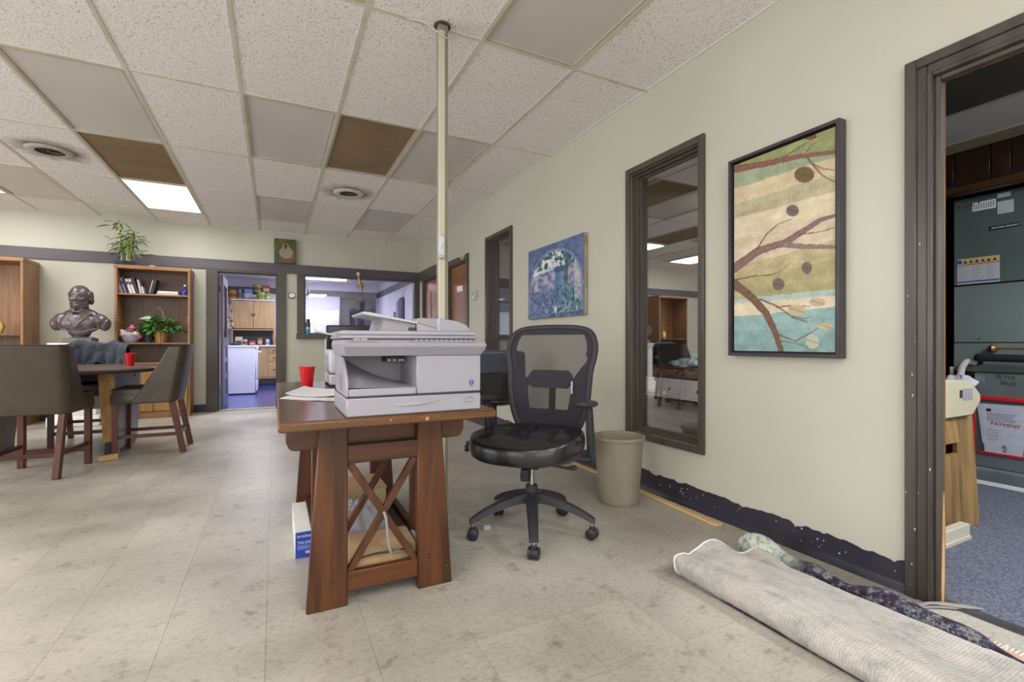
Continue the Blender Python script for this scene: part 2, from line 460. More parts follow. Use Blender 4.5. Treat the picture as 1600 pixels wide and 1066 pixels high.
def frame_of(d):
    d = d.normalized()
    up = Vector((0, 0, 1)) if abs(d.z) < .95 else Vector((1, 0, 0))
    a = d.cross(up).normalized()
    return a, a.cross(d).normalized()


def bar(bm, p0, p1, w, h, bev=0, up=None):
    """rectangular bar from p0 to p1; w across, h along the up direction"""
    p0, p1 = Vector(p0), Vector(p1)
    d = (p1 - p0).normalized()
    if up is not None:
        u = Vector(up); u = (u - d * u.dot(d)).normalized(); a = d.cross(u).normalized()
    else:
        a, u = frame_of(d)
    v = [bm.verts.new(p + a * (sx * w / 2) + u * (sy * h / 2)) for p in (p0, p1) for sx, sy in ((-1, -1), (1, -1), (1, 1), (-1, 1))]
    f = [bm.faces.new([v[i] for i in q]) for q in ((0, 1, 2, 3), (7, 6, 5, 4), (0, 4, 5, 1), (1, 5, 6, 2), (2, 6, 7, 3), (3, 7, 4, 0))]
    if bev:
        e = list({e for q in f for e in q.edges})
        bmesh.ops.bevel(bm, geom=e, offset=bev, segments=1, affect='EDGES')
    return bm


def tube(bm, pts, r, n=8, cap=True):
    pts = [Vector(p) for p in pts]
    rs = r if isinstance(r, (list, tuple)) else [r] * len(pts)
    rings = []
    pa = None
    for i, p in enumerate(pts):
        d = (pts[min(i + 1, len(pts) - 1)] - pts[max(i - 1, 0)])
        if pa is None:
            a, u = frame_of(d)
        else:
            d = d.normalized(); a = (pa - d * pa.dot(d)).normalized(); u = a.cross(d).normalized()
        pa = a
        rings.append([bm.verts.new(p + (a * math.cos(t) + u * math.sin(t)) * rs[i]) for t in [2 * math.pi * k / n for k in range(n)]])
    for q, w in zip(rings, rings[1:]):
        for k in range(n):
            bm.faces.new((q[k], q[(k + 1) % n], w[(k + 1) % n], w[k]))
    if cap:
        bm.faces.new(rings[0][::-1]); bm.faces.new(rings[-1])
    return bm


def cyl(bm, p0, p1, r0, r1=None, n=20):
    return tube(bm, [p0, p1], [r0, r0 if r1 is None else r1], n)


def lathe(bm, prof, cx=0, cy=0, n=32, cz=0, sx=1, sy=1):
    rings = []
    for (r, z) in prof:
        if r < 1e-5:
            rings.append([bm.verts.new((cx, cy, z + cz))])
        else:
            rings.append([bm.verts.new((cx + r * sx * math.cos(2 * math.pi * k / n), cy + r * sy * math.sin(2 * math.pi * k / n), z + cz)) for k in range(n)])
    for q, w in zip(rings, rings[1:]):
        for k in range(n):
            k2 = (k + 1) % n
            f = []
            f = [q[0]] if len(q) == 1 else [q[k], q[k2]]
            f += [w[0]] if len(w) == 1 else [w[k2], w[k]]
            if len(f) >= 3:
                bm.faces.new(f)
    return bm


def prism(bm, poly, plane, a, b, bev=0):
    def P(s, t, w):
        return {'xz': (s, w, t), 'yz': (w, s, t), 'xy': (s, t, w)}[plane]
    A = [bm.verts.new(P(s, t, a)) for s, t in poly]
    C = [bm.verts.new(P(s, t, b)) for s, t in poly]
    n = len(poly)
    f = [bm.faces.new(A), bm.faces.new(C[::-1])]
    for i in range(n):
        f.append(bm.faces.new((A[i], C[i], C[(i + 1) % n], A[(i + 1) % n])))
    if bev:
        e = list({e for q in f for e in q.edges})
        bmesh.ops.bevel(bm, geom=e, offset=bev, segments=1, affect='EDGES')
    return bm


def sheet(bm, fn, nu, nv, close_u=False):
    g = [[bm.verts.new(fn(i / nu, j / nv)) for j in range(nv + 1)] for i in range(nu + (0 if close_u else 1))]
    L = len(g)
    for i in range(nu):
        for j in range(nv):
            bm.faces.new((g[i][j], g[(i + 1) % L][j], g[(i + 1) % L][j + 1], g[i][j + 1]))
    return bm


def ell(bm, c, r, rot=None, seg=20, rings=12):
    m = Matrix.Translation(Vector(c))
    if rot:
        from mathutils import Euler
        m = m @ Euler([R(a) for a in rot]).to_matrix().to_4x4()
    m = m @ Matrix.Diagonal((r[0], r[1], r[2], 1))
    bmesh.ops.create_uvsphere(bm, u_segments=seg, v_segments=rings, radius=1, matrix=m)
    return bm


def spline(pts, n=8, closed=False):
    pts = [Vector(p) for p in pts]
    L = len(pts)
    out = []
    for i in range(L if closed else L - 1):
        if closed:
            a, b, c, d = pts[(i - 1) % L], pts[i], pts[(i + 1) % L], pts[(i + 2) % L]
        else:
            a, b, c, d = pts[max(i - 1, 0)], pts[i], pts[i + 1], pts[min(i + 2, L - 1)]
        for k in range(n):
            t = k / n
            out.append(.5 * ((2 * b) + (c - a) * t + (2 * a - 5 * b + 4 * c - d) * t * t + (3 * b - a - 3 * c + d) * t ** 3))
    if not closed:
        out.append(pts[-1])
    return out


BASE = {}


def obj(name, bm, m, parent=None, ang=38, smooth=True):
    if parent is not None:
        r = parent
        while r.parent is not None:
            r = r.parent
        if r.name in BASE:
            bmesh.ops.translate(bm, verts=bm.verts, vec=-Vector(BASE[r.name]))
    bmesh.ops.recalc_face_normals(bm, faces=bm.faces)
    if smooth:
        a = R(ang)
        for e in bm.edges:
            e.smooth = len(e.link_faces) == 2 and e.calc_face_angle(0) < a
        for f in bm.faces:
            f.smooth = True
    me = bpy.data.meshes.new(name)
    bm.to_mesh(me)
    bm.free()
    if m is not None:
        me.materials.append(m)
    o = bpy.data.objects.new(name, me)
    COL.objects.link(o)
    o.parent = parent
    return o


def tag(o, label, cat, group=None, kind=None):
    if label: o['label'] = label
    if cat: o['category'] = cat
    if group: o['group'] = group
    if kind: o['kind'] = kind
    return o


def thing(name, label, cat, loc=(0, 0, 0), rz=0, group=None, world=False):
    o = bpy.data.objects.new(name, None)
    o.empty_display_size = .1
    COL.objects.link(o)
    o.location = loc
    o.rotation_euler = (0, 0, rz)
    if world:
        BASE[o.name] = loc
    return tag(o, label, cat, group)


def single(name, bm, m, label, cat, group=None, ang=38, kind=None):
    """a thing that is one mesh, built in room coordinates; origin moved to its base"""
    xs = [v.co for v in bm.verts]
    c = Vector(((min(v.x for v in xs) + max(v.x for v in xs)) / 2, (min(v.y for v in xs) + max(v.y for v in xs)) / 2, min(v.z for v in xs)))
    bmesh.ops.translate(bm, verts=bm.verts, vec=-c)
    o = obj(name, bm, m, None, ang)
    o.location = c
    return tag(o, label, cat, group, kind)


def structure(name, bm, m, parent=None, ang=30):
    o = obj(name, bm, m, parent, ang)
    if parent is None:
        o['kind'] = 'structure'
    return o


def shell(name, loc=(0, 0, 0)):
    o = bpy.data.objects.new(name, None)
    o.empty_display_size = .1
    COL.objects.link(o)
    o.location = loc
    BASE[o.name] = loc
    o['kind'] = 'structure'
    return o


def dup(root, loc, rz, label=None, group=None, scale=None):
    def cp(o, p):
        c = o.copy()
        COL.objects.link(c)
        c.parent = p
        for ch in o.children:
            cp(ch, c)
        return c
    r = cp(root, None)
    r.location = loc
    r.rotation_euler = (0, 0, rz)
    if scale: r.scale = scale
    if label: r['label'] = label
    if group: r['group'] = group
    return r


def text(name, s, size, m, parent, mx, ext=.0004, align='CENTER', shear=0):
    """flat lettering as a mesh; mx places it (x right, y up, z towards the reader)"""
    cu = bpy.data.curves.new(name, 'FONT')
    cu.body = s; cu.size = size; cu.extrude = ext; cu.align_x = align; cu.align_y = 'CENTER'; cu.shear = shear
    cu.resolution_u = 3
    t = bpy.data.objects.new(name, cu)
    COL.objects.link(t)
    dg = bpy.context.evaluated_depsgraph_get()
    me = bpy.data.meshes.new_from_object(t.evaluated_get(dg))
    bpy.data.objects.remove(t)
    me.transform(mx)
    bm = B(); bm.from_mesh(me); bpy.data.meshes.remove(me)
    return obj(name, bm, m, parent, smooth=False)


def facing(px, py, pz, direction):
    """matrix for lettering on a face whose outward normal is direction ('-y' or '-x')"""
    if direction == '-y':
        r = Matrix(((1, 0, 0), (0, 0, -1), (0, 1, 0)))
    else:
        r = Matrix(((0, 0, -1), (-1, 0, 0), (0, 1, 0)))
    return Matrix.Translation((px, py, pz)) @ r.to_4x4()


def fbm(x, y, z=0.0, o=4):
    return noise.fractal(Vector((x, y, z)), 1.0, 2.0, o)


# ================================================================== ROOM SHELL
XR, YB, XL, YF = 2.20, 7.95, -6.0, -3.0
TH = .12


def holes_wall(bm, axis, pos0, pos1, a0, a1, z0, z1, holes):
    """wall slab made of boxes around rectangular openings; holes = (a_lo, a_hi, z_lo, z_hi)"""
    cuts = sorted({a0, a1} | {h[0] for h in holes} | {h[1] for h in holes})
    for lo, hi in zip(cuts, cuts[1:]):
        zz = z0
        for h in sorted([h for h in holes if h[0] <= lo + 1e-6 and h[1] >= hi - 1e-6], key=lambda q: q[2]):
            if h[2] > zz + 1e-4:
                bx(bm, *((pos0, pos1, lo, hi) if axis == 'x' else (lo, hi, pos0, pos1)), zz, h[2])
            zz = h[3]
        if zz < z1 - 1e-4:
            bx(bm, *((pos0, pos1, lo, hi) if axis == 'x' else (lo, hi, pos0, pos1)), zz, z1)
    return bm


DOOR_A = (0.02, 0.885, 0, 1.955)
HOLE_A = (-.04, .945, 0, 2.01)
WIN_1 = (1.985, 2.575, .375, 2.125)
WIN_2 = (4.445, 5.045, .375, 2.145)
DOOR_B = (5.71, 6.38, 0, 2.035)
DOOR_C = (6.93, 7.66, 0, 1.99)
structure('wall_right', holes_wall(B(), 'x', XR, XR + TH, YF - TH, YB, 0, 2.75, [HOLE_A, WIN_1, WIN_2, DOOR_B, DOOR_C]), M['wall'])
KDOOR = (-.74, .05, 0, 2.012)
KWIN = (.414, 2.13, 1.11, 2.02)
structure('wall_back', holes_wall(B(), 'y', YB, YB + TH, XL - TH, XR + TH + .25, 0, 2.75, [KDOOR, KWIN]), M['wall'])
structure('wall_front', holes_wall(B(), 'y', YF - TH, YF, XL - TH, XR, 0, 2.75, [(-5.3, -2.1, .45, 2.4), (-1.9, 1.4, .45, 2.4)]), M['wall'])
structure('wall_left', holes_wall(B(), 'x', XL - TH, XL, YF, YB, 0, 2.75, [(-1.3, 2.1, .45, 2.4), (2.3, 5.7, .45, 2.4)]), M['wall'])

# shop windows out of the picture (the daylight comes through them)
def shop_window(n, axis, pos, a0, a1):
    w = shell('window_%d' % n, ((pos, (a0 + a1) / 2, .45) if axis == 'x' else ((a0 + a1) / 2, pos, .45)))
    bm = B()
    for lo, hi, z0, z1 in ((a0, a0 + .06, .45, 2.4), (a1 - .06, a1, .45, 2.4), (a0 + .06, a1 - .06, .45, .51), (a0 + .06, a1 - .06, 2.34, 2.4), ((a0 + a1) / 2 - .03, (a0 + a1) / 2 + .03, .51, 2.34)):
        bx(bm, *((pos - .03, pos + .03, lo, hi) if axis == 'x' else (lo, hi, pos - .03, pos + .03)), z0, z1)
    obj('window_frame', bm, M['dark_trim'], w)
    for q0, q1 in ((a0 + .06, (a0 + a1) / 2 - .03), ((a0 + a1) / 2 + .03, a1 - .06)):
        bm = bx(B(), *((pos - .004, pos + .004, q0, q1) if axis == 'x' else (q0, q1, pos - .004, pos + .004)), .51, 2.34)
        obj('pane', bm, M['shop_pane'], w)


shop_window(4, 'y', YF - .06, -5.3, -2.1)
shop_window(5, 'y', YF - .06, -1.9, 1.4)
shop_window(6, 'x', XL - .06, -1.3, 2.1)
shop_window(7, 'x', XL - .06, 2.3, 5.7)

# ---- floor: vinyl tiles
fl = structure('floor', bx(B(), XL - TH, XR + .10, YF - TH, YB + .06, -.10, -.0035), mat('floor_adhesive', '4a4238', rough=.8))
S_, C_ = math.sin(YAW), math.cos(YAW)


def seen(x, y, z=0):
    d = x * S_ + y * C_
    if d < .45: return None
    u = 800 + 746 * (x * C_ - y * S_) / d
    v = 536.5 - 746 * (z - CH) / d
    return d if -120 < u < 1720 and -150 < v < 1250 else None


T = .305
tiles = []
for i in range(-21, 8):
    for j in range(-16, 22):
        x0, x1 = .28 + T * i, .28 + T * (i + 1)
        y0, y1 = 1.75 + T * j, 1.75 + T * (j + 1)
        x0, x1, y0, y1 = max(x0, XL), min(x1, XR + .08), max(y0, YF), min(y1, YB + .05)
        if x1 - x0 < .01 or y1 - y0 < .01: continue
        tiles.append((x0, x1, y0, y1, seen((x0 + x1) / 2, (y0 + y1) / 2)))
vis = sorted([t for t in tiles if t[4]], key=lambda t: t[4])
near = vis[:300]
nearset = set(near)
full = {}
g = .00045
for (x0, x1, y0, y1, _) in near:
    key = (round(x1 - x0, 3), round(y1 - y0, 3))
    if key not in full:
        w, h = (x1 - x0) / 2 - g, (y1 - y0) / 2 - g
        o = obj('floor_tile', bx(B(), -w, w, -h, h, -.0035, 0), M['floor'], fl, smooth=False)
        full[key] = o.data
        o.location = ((x0 + x1) / 2, (y0 + y1) / 2, 0)
    else:
        o = bpy.data.objects.new('floor_tile', full[key])
        COL.objects.link(o); o.parent = fl
        o.location = ((x0 + x1) / 2, (y0 + y1) / 2, 0)
bm = B()
for t in tiles:
    if t not in nearset:
        bx(bm, t[0] + g, t[1] - g, t[2] + g, t[3] - g, -.0035, 0)
o = obj('floor_tile', bm, M['floor'], fl, smooth=False)
o['kind'] = 'stuff'

# ---- ceiling: slab, tiles, lens panels, grid
ce = structure('ceiling', bx(B(), XL - TH, XR + TH, YF - TH, YB + TH, 2.75, 2.85), M['wall'])
CX0, CX1 = -11, 3
OFF = {(-1, 2), (1, 2), (-3, 2), (-1, 4), (1, 4), (1, 0), (-5, 4), (-8, 1), (-5, -1)}
BROWN = {(0, 2), (-3, 3), (-1, 0), (-6, 3)}
VENT = {(-4, 3): 'dirty', (0, 3): 'clean'}
tmesh = {}


def ceil_piece(name, x0, x1, y0, y1, m, z0=CEIL + .004, z1=CEIL + .018):
    key = (name, round(x1 - x0, 3), round(y1 - y0, 3), m.name)
    if key not in tmesh:
        w, h = (x1 - x0) / 2 - .003, (y1 - y0) / 2 - .003
        o = obj(name, bx(B(), -w, w, -h, h, z0, z1), m, ce, smooth=False)
        tmesh[key] = o.data
    else:
        o = bpy.data.objects.new(name, tmesh[key])
        COL.objects.link(o); o.parent = ce
    o.location = ((x0 + x1) / 2, (y0 + y1) / 2, 0)
    return o


for i in range(CX0, CX1):
    for k in range(-4, 6):
        x0, x1, y0, y1 = max(TX(i), XL), min(TX(i + 1), XR), max(TY(k), YF), min(TY(k + 1), YB)
        if x1 - x0 < .05 or y1 - y0 < .05: continue
        c = (i, k)
        if c in OFF or c in BROWN or c in LIT:
            nm, m = (('light_lens', M['lens_off']) if c in OFF else ('return_grille', M['brown_grille']) if c in BROWN else ('light_lens', M['lens_on']))
            o = ceil_piece(nm, x0 + .022, x1 - .022, y0 + .022, y1 - .022, m, CEIL + .010, CEIL + .02)
            bm = B()
            for a in ((x0 + .012, x0 + .028, y0 + .012, y1 - .012), (x1 - .028, x1 - .012, y0 + .012, y1 - .012), (x0 + .028, x1 - .028, y0 + .012, y0 + .028), (x0 + .028, x1 - .028, y1 - .028, y1 - .012)):
                bx(bm, *a, CEIL + .002, CEIL + .02)
            obj('lens_frame', bm, M['lens_frame'], ce)
            if c in LIT: o['label'] = 'lit white fluorescent lens'
            elif c in BROWN: o['label'] = 'brown perforated return air plate'
            else: o['label'] = 'unlit grey lens'
        elif c in VENT:
            cx, cy = ((-1.73, 5.46) if VENT[c] == 'dirty' else (.737, 5.53))
            ceil_piece('ceiling_tile', x0, x1, y0, y1, ceiling_tile_mat('sooty_tile_%s' % VENT[c], (cx, cy, CEIL)))
        else:
            ceil_piece('ceiling_tile', x0, x1, y0, y1, M['tile'])
for i in range(CX0 + 1, CX1):
    bm = bx(B(), TX(i) - .012, TX(i) + .012, YF, YB, CEIL, CEIL + .006)
    bx(bm, TX(i) - .002, TX(i) + .002, YF, YB, CEIL + .006, CEIL + .045)
    obj('grid_runner', bm, M['grid'], ce)
for k in range(-3, 6):
    obj('grid_runner', bx(B(), XL, XR, TY(k) - .011, TY(k) + .011, CEIL + .0006, CEIL + .0055), M['grid'], ce)
for a in ((XR - .02, XR, YF, YB), (XL, XL + .02, YF, YB), (XL, XR, YB - .02, YB), (XL, XR, YF, YF + .02)):
    obj('wall_angle', bx(B(), *a, CEIL + .001, CEIL + .005), M['white'], ce)


def vent(x, y, label, dark):
    t = thing('ceiling_vent', label, 'vent', (x, y, CEIL))
    m = mat('vent_metal', 'b9b2a6' if dark else 'd9d5cd', rough=.5)
    mi = mat('vent_ring', '3a352e' if dark else '57514a', rough=.5)
    obj('vent_flange', lathe(B(), [(.10, -.001), (.165, -.001), (.16, -.008), (.135, -.016), (.10, -.014), (.10, -.001)], n=40), m, t)
    for r in (.085, .06, .035):
        obj('vent_ring', lathe(B(), [(r, .002), (r + .018, -.012), (r + .021, -.010), (r + .004, .003), (r, .002)], n=32), mi, t)
    obj('vent_core', lathe(B(), [(0, -.012), (.026, -.010), (.028, -.004), (0, -.003)], n=24), mi, t)
    obj('vent_throat', lathe(B(), [(0, .0015), (.10, .0015), (.10, .003), (0, .003)], n=32), M['black'], t)


vent(-1.73, 5.46, 'round ceiling air vent with a sooty stain around it, beside the brown grille', True)
vent(.737, 5.53, 'small cleaner round ceiling vent in front of the steel post, towards the kitchen', False)

# ---- trims on the back wall and right wall
obj_t = structure('trim_1', bx(B(), XL, XR - .002, YB - .028, YB, 2.02, 2.16, .003), M['trim_band'])
structure('trim_2', bx(B(), XR - .026, XR, 6.46, YB - .03, 2.00, 2.16, .003), M['dark_trim'])


def casing_y(name, y, a0, a1, z0, z1, w, d, m, parent, sides='LRTB', front=-1):
    """flat casing boards around an opening in a wall facing -y"""
    s = (y - d, y)
    if 'L' in sides: obj(name, bx(B(), a0 - w, a0, *s, z0, z1, .003), m, parent)
    if 'R' in sides: obj(name, bx(B(), a1, a1 + w, *s, z0, z1, .003), m, parent)
    if 'T' in sides: obj(name, bx(B(), a0 - w, a1 + w, *s, z1, z1 + w, .003), m, parent)
    if 'B' in sides: obj(name, bx(B(), a0 - w - .02, a1 + w, y - d - .03, y, z0 - .085, z0, .003), m, parent)


# kitchen door opening in the back wall
d1 = shell('door_1', (-.345, YB, 0))
for nm, b in (('casing', (-.86, -.72, YB - .03, YB, 0, 2.02)), ('casing', (.03, .15, YB - .03, YB, 0, 2.02)), ('casing', (-.72, .03, YB - .03, YB, 1.99, 2.02)),
              ('jamb', (-.74, -.72, YB, YB + TH, 0, 2.01)), ('jamb', (.03, .05, YB, YB + TH, 0, 2.01)), ('jamb', (-.72, .03, YB, YB + TH, 1.99, 2.01)),
              ('door_stop', (-.72, -.708, YB + .04, YB + .07, 0, 1.99)), ('door_stop', (.02, .03, YB + .03, YB + .06, 0, 1.99)), ('door_stop', (-.708, .02, YB + .03, YB + .06, 1.976, 1.99))):
    obj(nm, bx(B(), *b, .002), M['dark_trim'], d1)
obj('threshold', bx(B(), -.72, .03, YB - .02, YB + TH, -.002, .012, .004), mat('worn_threshold', 'a8a090', '8d8574', rough=.5), d1)
# leaf, swung into the kitchen
lx0, lx1, ly0, ly1 = -.700, -.665, 8.075, 8.80
leaf = obj('door_leaf', bx(bx(bx(bx(bx(bx(bx(B(), lx0, lx1, ly0, ly0 + .11, .01, 1.96), lx0, lx1, ly1 - .11, ly1, .01, 1.96), lx0, lx1, ly0 + .11, ly1 - .11, .01, .18), lx0, lx1, ly0 + .11, ly1 - .11, 1.83, 1.96),
           lx0, lx1, ly0 + .11, ly1 - .11, .93, 1.06), lx0, lx1, ly0 + .11, ly1 - .11, .43, .50), lx0, lx1, ly0 + .11, ly1 - .11, .68, .75), M['kdoor'], d1)
for z0, z1 in ((.18, .43), (.50, .68), (.75, .93)):
    obj('door_panel', bx(B(), lx0 + .012, lx1 - .012, ly0 + .11, ly1 - .11, z0, z1), M['kdoor'], leaf)
obj('pane', bx(B(), lx0 + .014, lx1 - .014, ly0 + .11, ly1 - .11, 1.06, 1.83), glassy('door_pane', (.8, .8, .8, 1), .35), leaf)
for z in (.2, 1.0, 1.78):
    obj('hinge', cyl(B(), (-.693, 8.072, z - .045), (-.693, 8.072, z + .045), .008, n=10), M['brass'], d1)

# kitchen window in the back wall
w1 = shell('window_1', (1.27, YB, 1.1))
for b in ((.307, .414, YB - .032, YB, 1.04, 2.02), (2.13, 2.197, YB - .032, YB, 1.04, 2.02), (.414, 2.13, YB - .032, YB, 1.995, 2.02)):
    obj('casing', bx(B(), *b, .003), M['dark_trim'], w1)
obj('sill', bx(B(), .295, 2.197, YB - .06, YB + .02, 1.035, 1.115, .004), M['dark_trim'], w1)
for b in ((.414, .43, YB, YB + TH, 1.11, 2.02), (2.114, 2.13, YB, YB + TH, 1.11, 2.02), (.43, 2.114, YB, YB + TH, 2.0, 2.02), (.43, 2.114, YB + .02, YB + TH, 1.11, 1.125)):
    obj('jamb', bx(B(), *b), M['dark_trim'], w1)
obj('pane', bx(B(), .43, 2.114, YB + .075, YB + .081, 1.125, 2.0), M['clear_pane'], w1)


# windows in the right wall
def side_window(n, h, cw):
    y0, y1, z0, z1 = h
    w = shell('window_%d' % n, (XR, (y0 + y1) / 2, z0))
    for (a, b, c, d) in ((y0 - cw, y0, z0 - cw, z1 + cw), (y1, y1 + cw, z0 - cw, z1 + cw), (y0, y1, z1, z1 + cw), (y0, y1, z0 - cw, z0)):
        obj('casing', bx(B(), XR - .022, XR, a, b, c, d, .004), M['dark_trim'], w)
    for q, (x0, x1) in enumerate(((XR, XR + .028), (XR + .028, XR + .055), (XR + .055, XR + .10))):
        s = .006 + .014 * q
        bm = B()
        for (a, b, c, d) in ((y0, y0 + s, z0, z1), (y1 - s, y1, z0, z1), (y0 + s, y1 - s, z1 - s, z1), (y0 + s, y1 - s, z0, z0 + s)):
            bx(bm, x0, x1, a, b, c, d)
        obj('sash', bm, M['dark_trim'], w)
    obj('pane', bx(B(), XR + .062, XR + .068, y0 + .03, y1 - .03, z0 + .03, z1 - .03), M['mirror_dark'], w)


side_window(2, WIN_1, .042)
side_window(3, WIN_2, .042)

# closet doorway (right edge of the picture): moulded casing, worn jamb
d2 = shell('door_2', (XR, .45, 0))
y0, y1, _, z1 = DOOR_A
cw = .088
# casing profile: outer lip, flat, inner bead
for nm, off0, off1, dep in (('casing', .050, cw, .030), ('casing', .018, .052, .022), ('casing', 0, .018, .030)):
    obj(nm, bx(B(), XR - dep, XR, y1 + off0, y1 + off1, 0, z1 + off1, .003), M['casing'], d2)
    obj(nm, bx(B(), XR - dep, XR, y0 - off1, y0 - off0, 0, z1 + off1, .003), M['casing'], d2)
    obj(nm, bx(B(), XR - dep, XR, y0 - off0, y1 + off0, z1 + off0, z1 + off1, .003), M['casing'], d2)
for b in ((XR - .012, XR + .016, y1 - .018, y1, 0, z1), (XR - .012, XR + .016, y0, y0 + .018, 0, z1), (XR - .012, XR + .016, y0 + .018, y1 - .018, z1 - .018, z1)):
    obj('jamb', bx(B(), *b, .002), M['dark_trim'], d2)
for b in ((XR + .0165, XR + .026, y1 - .018, y1 + .03, 0, z1), (XR + .0165, XR + .026, y0, y1 - .018, z1 - .018, z1 + .03), (XR + .0165, XR + .026, y0 - .03, y0 + .018, 0, z1)):
    obj('door_stop', bx(B(), *b, .002), M['raw_wood'], d2)
# bare splintered strip low on the jamb
poly = [(XR - .008, .02), (XR + .006, .0), (XR + .012, .1), (XR + .013, .3), (XR + .008, .42), (XR + .004, .36), (XR - .002, .24), (XR - .006, .12)]
obj('bare_splinter', prism(B(), poly, 'xz', y1 - .0205, y1 - .0178), mat('bare_pine', 'c9a878', 'b08a58', rough=.7), d2)
random.seed(3)
for k in range(11):
    z, yy = random.uniform(.03, 1.6), y1 + random.uniform(.004, cw - .006)
    s = random.uniform(.001, .0035)
    dep = .030 if yy < y1 + .018 or yy > y1 + .05 else .022
    o = obj('paint_chip', bx(B(), XR - dep - .0005, XR - dep + .002, yy - s * .6, yy + s * .6, z - s * 1.5, z + s * 1.5), M['chip'], d2)
obj('threshold', bx(B(), XR + .02, XR + .062, y0 - .02, y1, -.001, .012, .004), mat('threshold_metal', '6a6c72', '55575d', rough=.35, metal=.6), d2)
# torn strip of edging lying across the threshold
bm = B()
tube(bm, spline([(2.10, .905, .006), (2.16, .885, .014), (2.22, .83, .016), (2.27, .775, .02)], 5), [.002] + [.006] * 6 + [.008] * 6 + [.005, .004, .002], 6)
tube(bm, spline([(2.105, .90, .005), (2.17, .866, .007), (2.22, .825, .009)], 5), [.001] + [.004] * 9 + [.001], 6)
single('torn_edging', bm, M['cable_grey'], 'torn grey strip of edging lying by the closet doorway jamb', 'debris')

# wood doors further along the right wall
def side_door(n, h, label_plate):
    y0, y1, _, z1 = h
    d = shell('door_%d' % n, (XR, (y0 + y1) / 2, 0))
    cw = .075
    obj('casing', bx(B(), XR - .022, XR, y0 - cw, y0, 0, z1 + cw, .003), M['dark_trim'], d)
    obj('casing', bx(B(), XR - .022, XR, y1, y1 + cw, 0, z1 + cw, .003), M['dark_trim'], d)
    if label_plate:   # head casing with a broken-out notch
        obj('casing', bx(B(), XR - .022, XR, y0 + .26, y1, z1, z1 + cw, .003), M['dark_trim'], d)
        obj('casing', prism(B(), [(y0, z1), (y0 + .26, z1), (y0 + .26, z1 + .05), (y0 + .2, z1 + .022), (y0 + .08, z1 + .018), (y0 + .03, z1 + .05), (y0, z1 + cw)], 'yz', XR - .022, XR), M['dark_trim'], d)
        obj('bare_plaster', prism(B(), [(y0 + .03, z1 + .05), (y0 + .08, z1 + .018), (y0 + .2, z1 + .022), (y0 + .26, z1 + .05), (y0 + .26, z1 + .075), (y0 + .03, z1 + .075)], 'yz', XR - .006, XR - .0005), mat('torn_plaster', 'b9a98c', '8d7a5c', rough=.9, scale=30), d)
    else:
        obj('casing', bx(B(), XR - .022, XR, y0, y1, z1, z1 + .03, .003), M['dark_trim'], d)
    for b in ((y0, y0 + .015, 0, z1), (y1 - .015, y1, 0, z1), (y0 + .015, y1 - .015, z1 - .015, z1)):
        obj('jamb', bx(B(), XR, XR + TH, *b), M['dark_trim'], d)
    lf = obj('door_leaf', bx(B(), XR + .022, XR + .062, y0 + .018, y1 - .018, .008, z1 - .018, .002), M['door_wood'], d)
    if label_plate:
        ym = (y0 + y1) / 2 - .02
        pl = obj('name_plate', bx(B(), XR + .017, XR + .0215, ym - .10, ym + .10, 1.66, 1.735, .001), M['white'], lf)
    else:
        for a, b in ((y0 + .1, y0 + .33), (y0 + .40, y1 - .1)):
            obj('door_panel', bx(B(), XR + .014, XR + .022, a, b, .25, z1 - .2, .006), M['door_wood'], lf)
    k = obj('door_knob', lathe(B(), [(0, -.03), (.022, -.026), (.026, -.012), (.012, 0), (.012, .02), (0, .02)], n=16), M['brass'], lf)
    k.rotation_euler = (0, R(90), 0)
    k.location = Vector((XR - .005, y0 + .09, .95)) - d.location


side_door(3, DOOR_B, True)
side_door(4, DOOR_C, False)

# ragged navy cove base along the right wall
random.seed(11)
def ragged(y0, y1, n, z0, z1, seed):
    bm = B()
    prev = None
    for k in range(n + 1):
        y = y0 + (y1 - y0) * k / n
        h = z0 + (z1 - z0) * k / n + .016 * fbm(y * 5, seed, 0, 4) + .007 * fbm(y * 28, seed + 9, 0, 3)
        h -= .018 * max(0, fbm(y * 11, seed + 4))
        ring = [bm.verts.new(p) for p in ((XR, y, 0), (XR - .020, y, 0), (XR - .018, y, .008), (XR - .008, y, .022), (XR - .005, y, .04), (XR - .004, y, h), (XR, y, h))]
        if prev:
            for a in range(6):
                bm.faces.new((prev[a], prev[a + 1], ring[a + 1], ring[a]))
        else:
            bm.faces.new(ring)
        prev = ring
    bm.faces.new(prev[::-1])
    return bm


br = structure('baseboard_right', ragged(.975, 5.63, 420, .118, .165, 2.0), M['navy'])
for k in range(34):
    y, z = random.choice([random.gauss(1.35, .1), random.gauss(2.1, .06), random.uniform(1.0, 2.5)]), random.uniform(.05, .11)
    s = random.uniform(.0012, .004)
    obj('paint_chip', bx(B(), XR - .0055, XR - .0035, y - s, y + s, z - s * .8, z + s * .8), M['chip'], br)
structure('baseboard_right_far', bx(B(), XR - .012, XR, 6.455, 6.855, 0, .11, .002), M['navy'])
structure('baseboard_back', bx(bx(B(), XL, -.86, YB - .014, YB, 0, .11, .002), .15, 2.19, YB - .014, YB, 0, .11, .002), M['navy'])
structure('baseboard_left', bx(B(), XL, XL + .014, YF, YB - .015, 0, .11, .002), M['navy'])

# long loose pine strip at the foot of the right wall
bm = prism(B(), [(2.078, 1.77), (2.125, 1.765), (2.172, 2.9), (2.172, 3.55), (2.14, 3.55), (2.138, 2.9)], 'xy', .001, .016, .002)
single('wood_strip', bm, M['pine'], 'long thin pine strip lying along the foot of the cream wall behind the waste bin', 'wood strip')

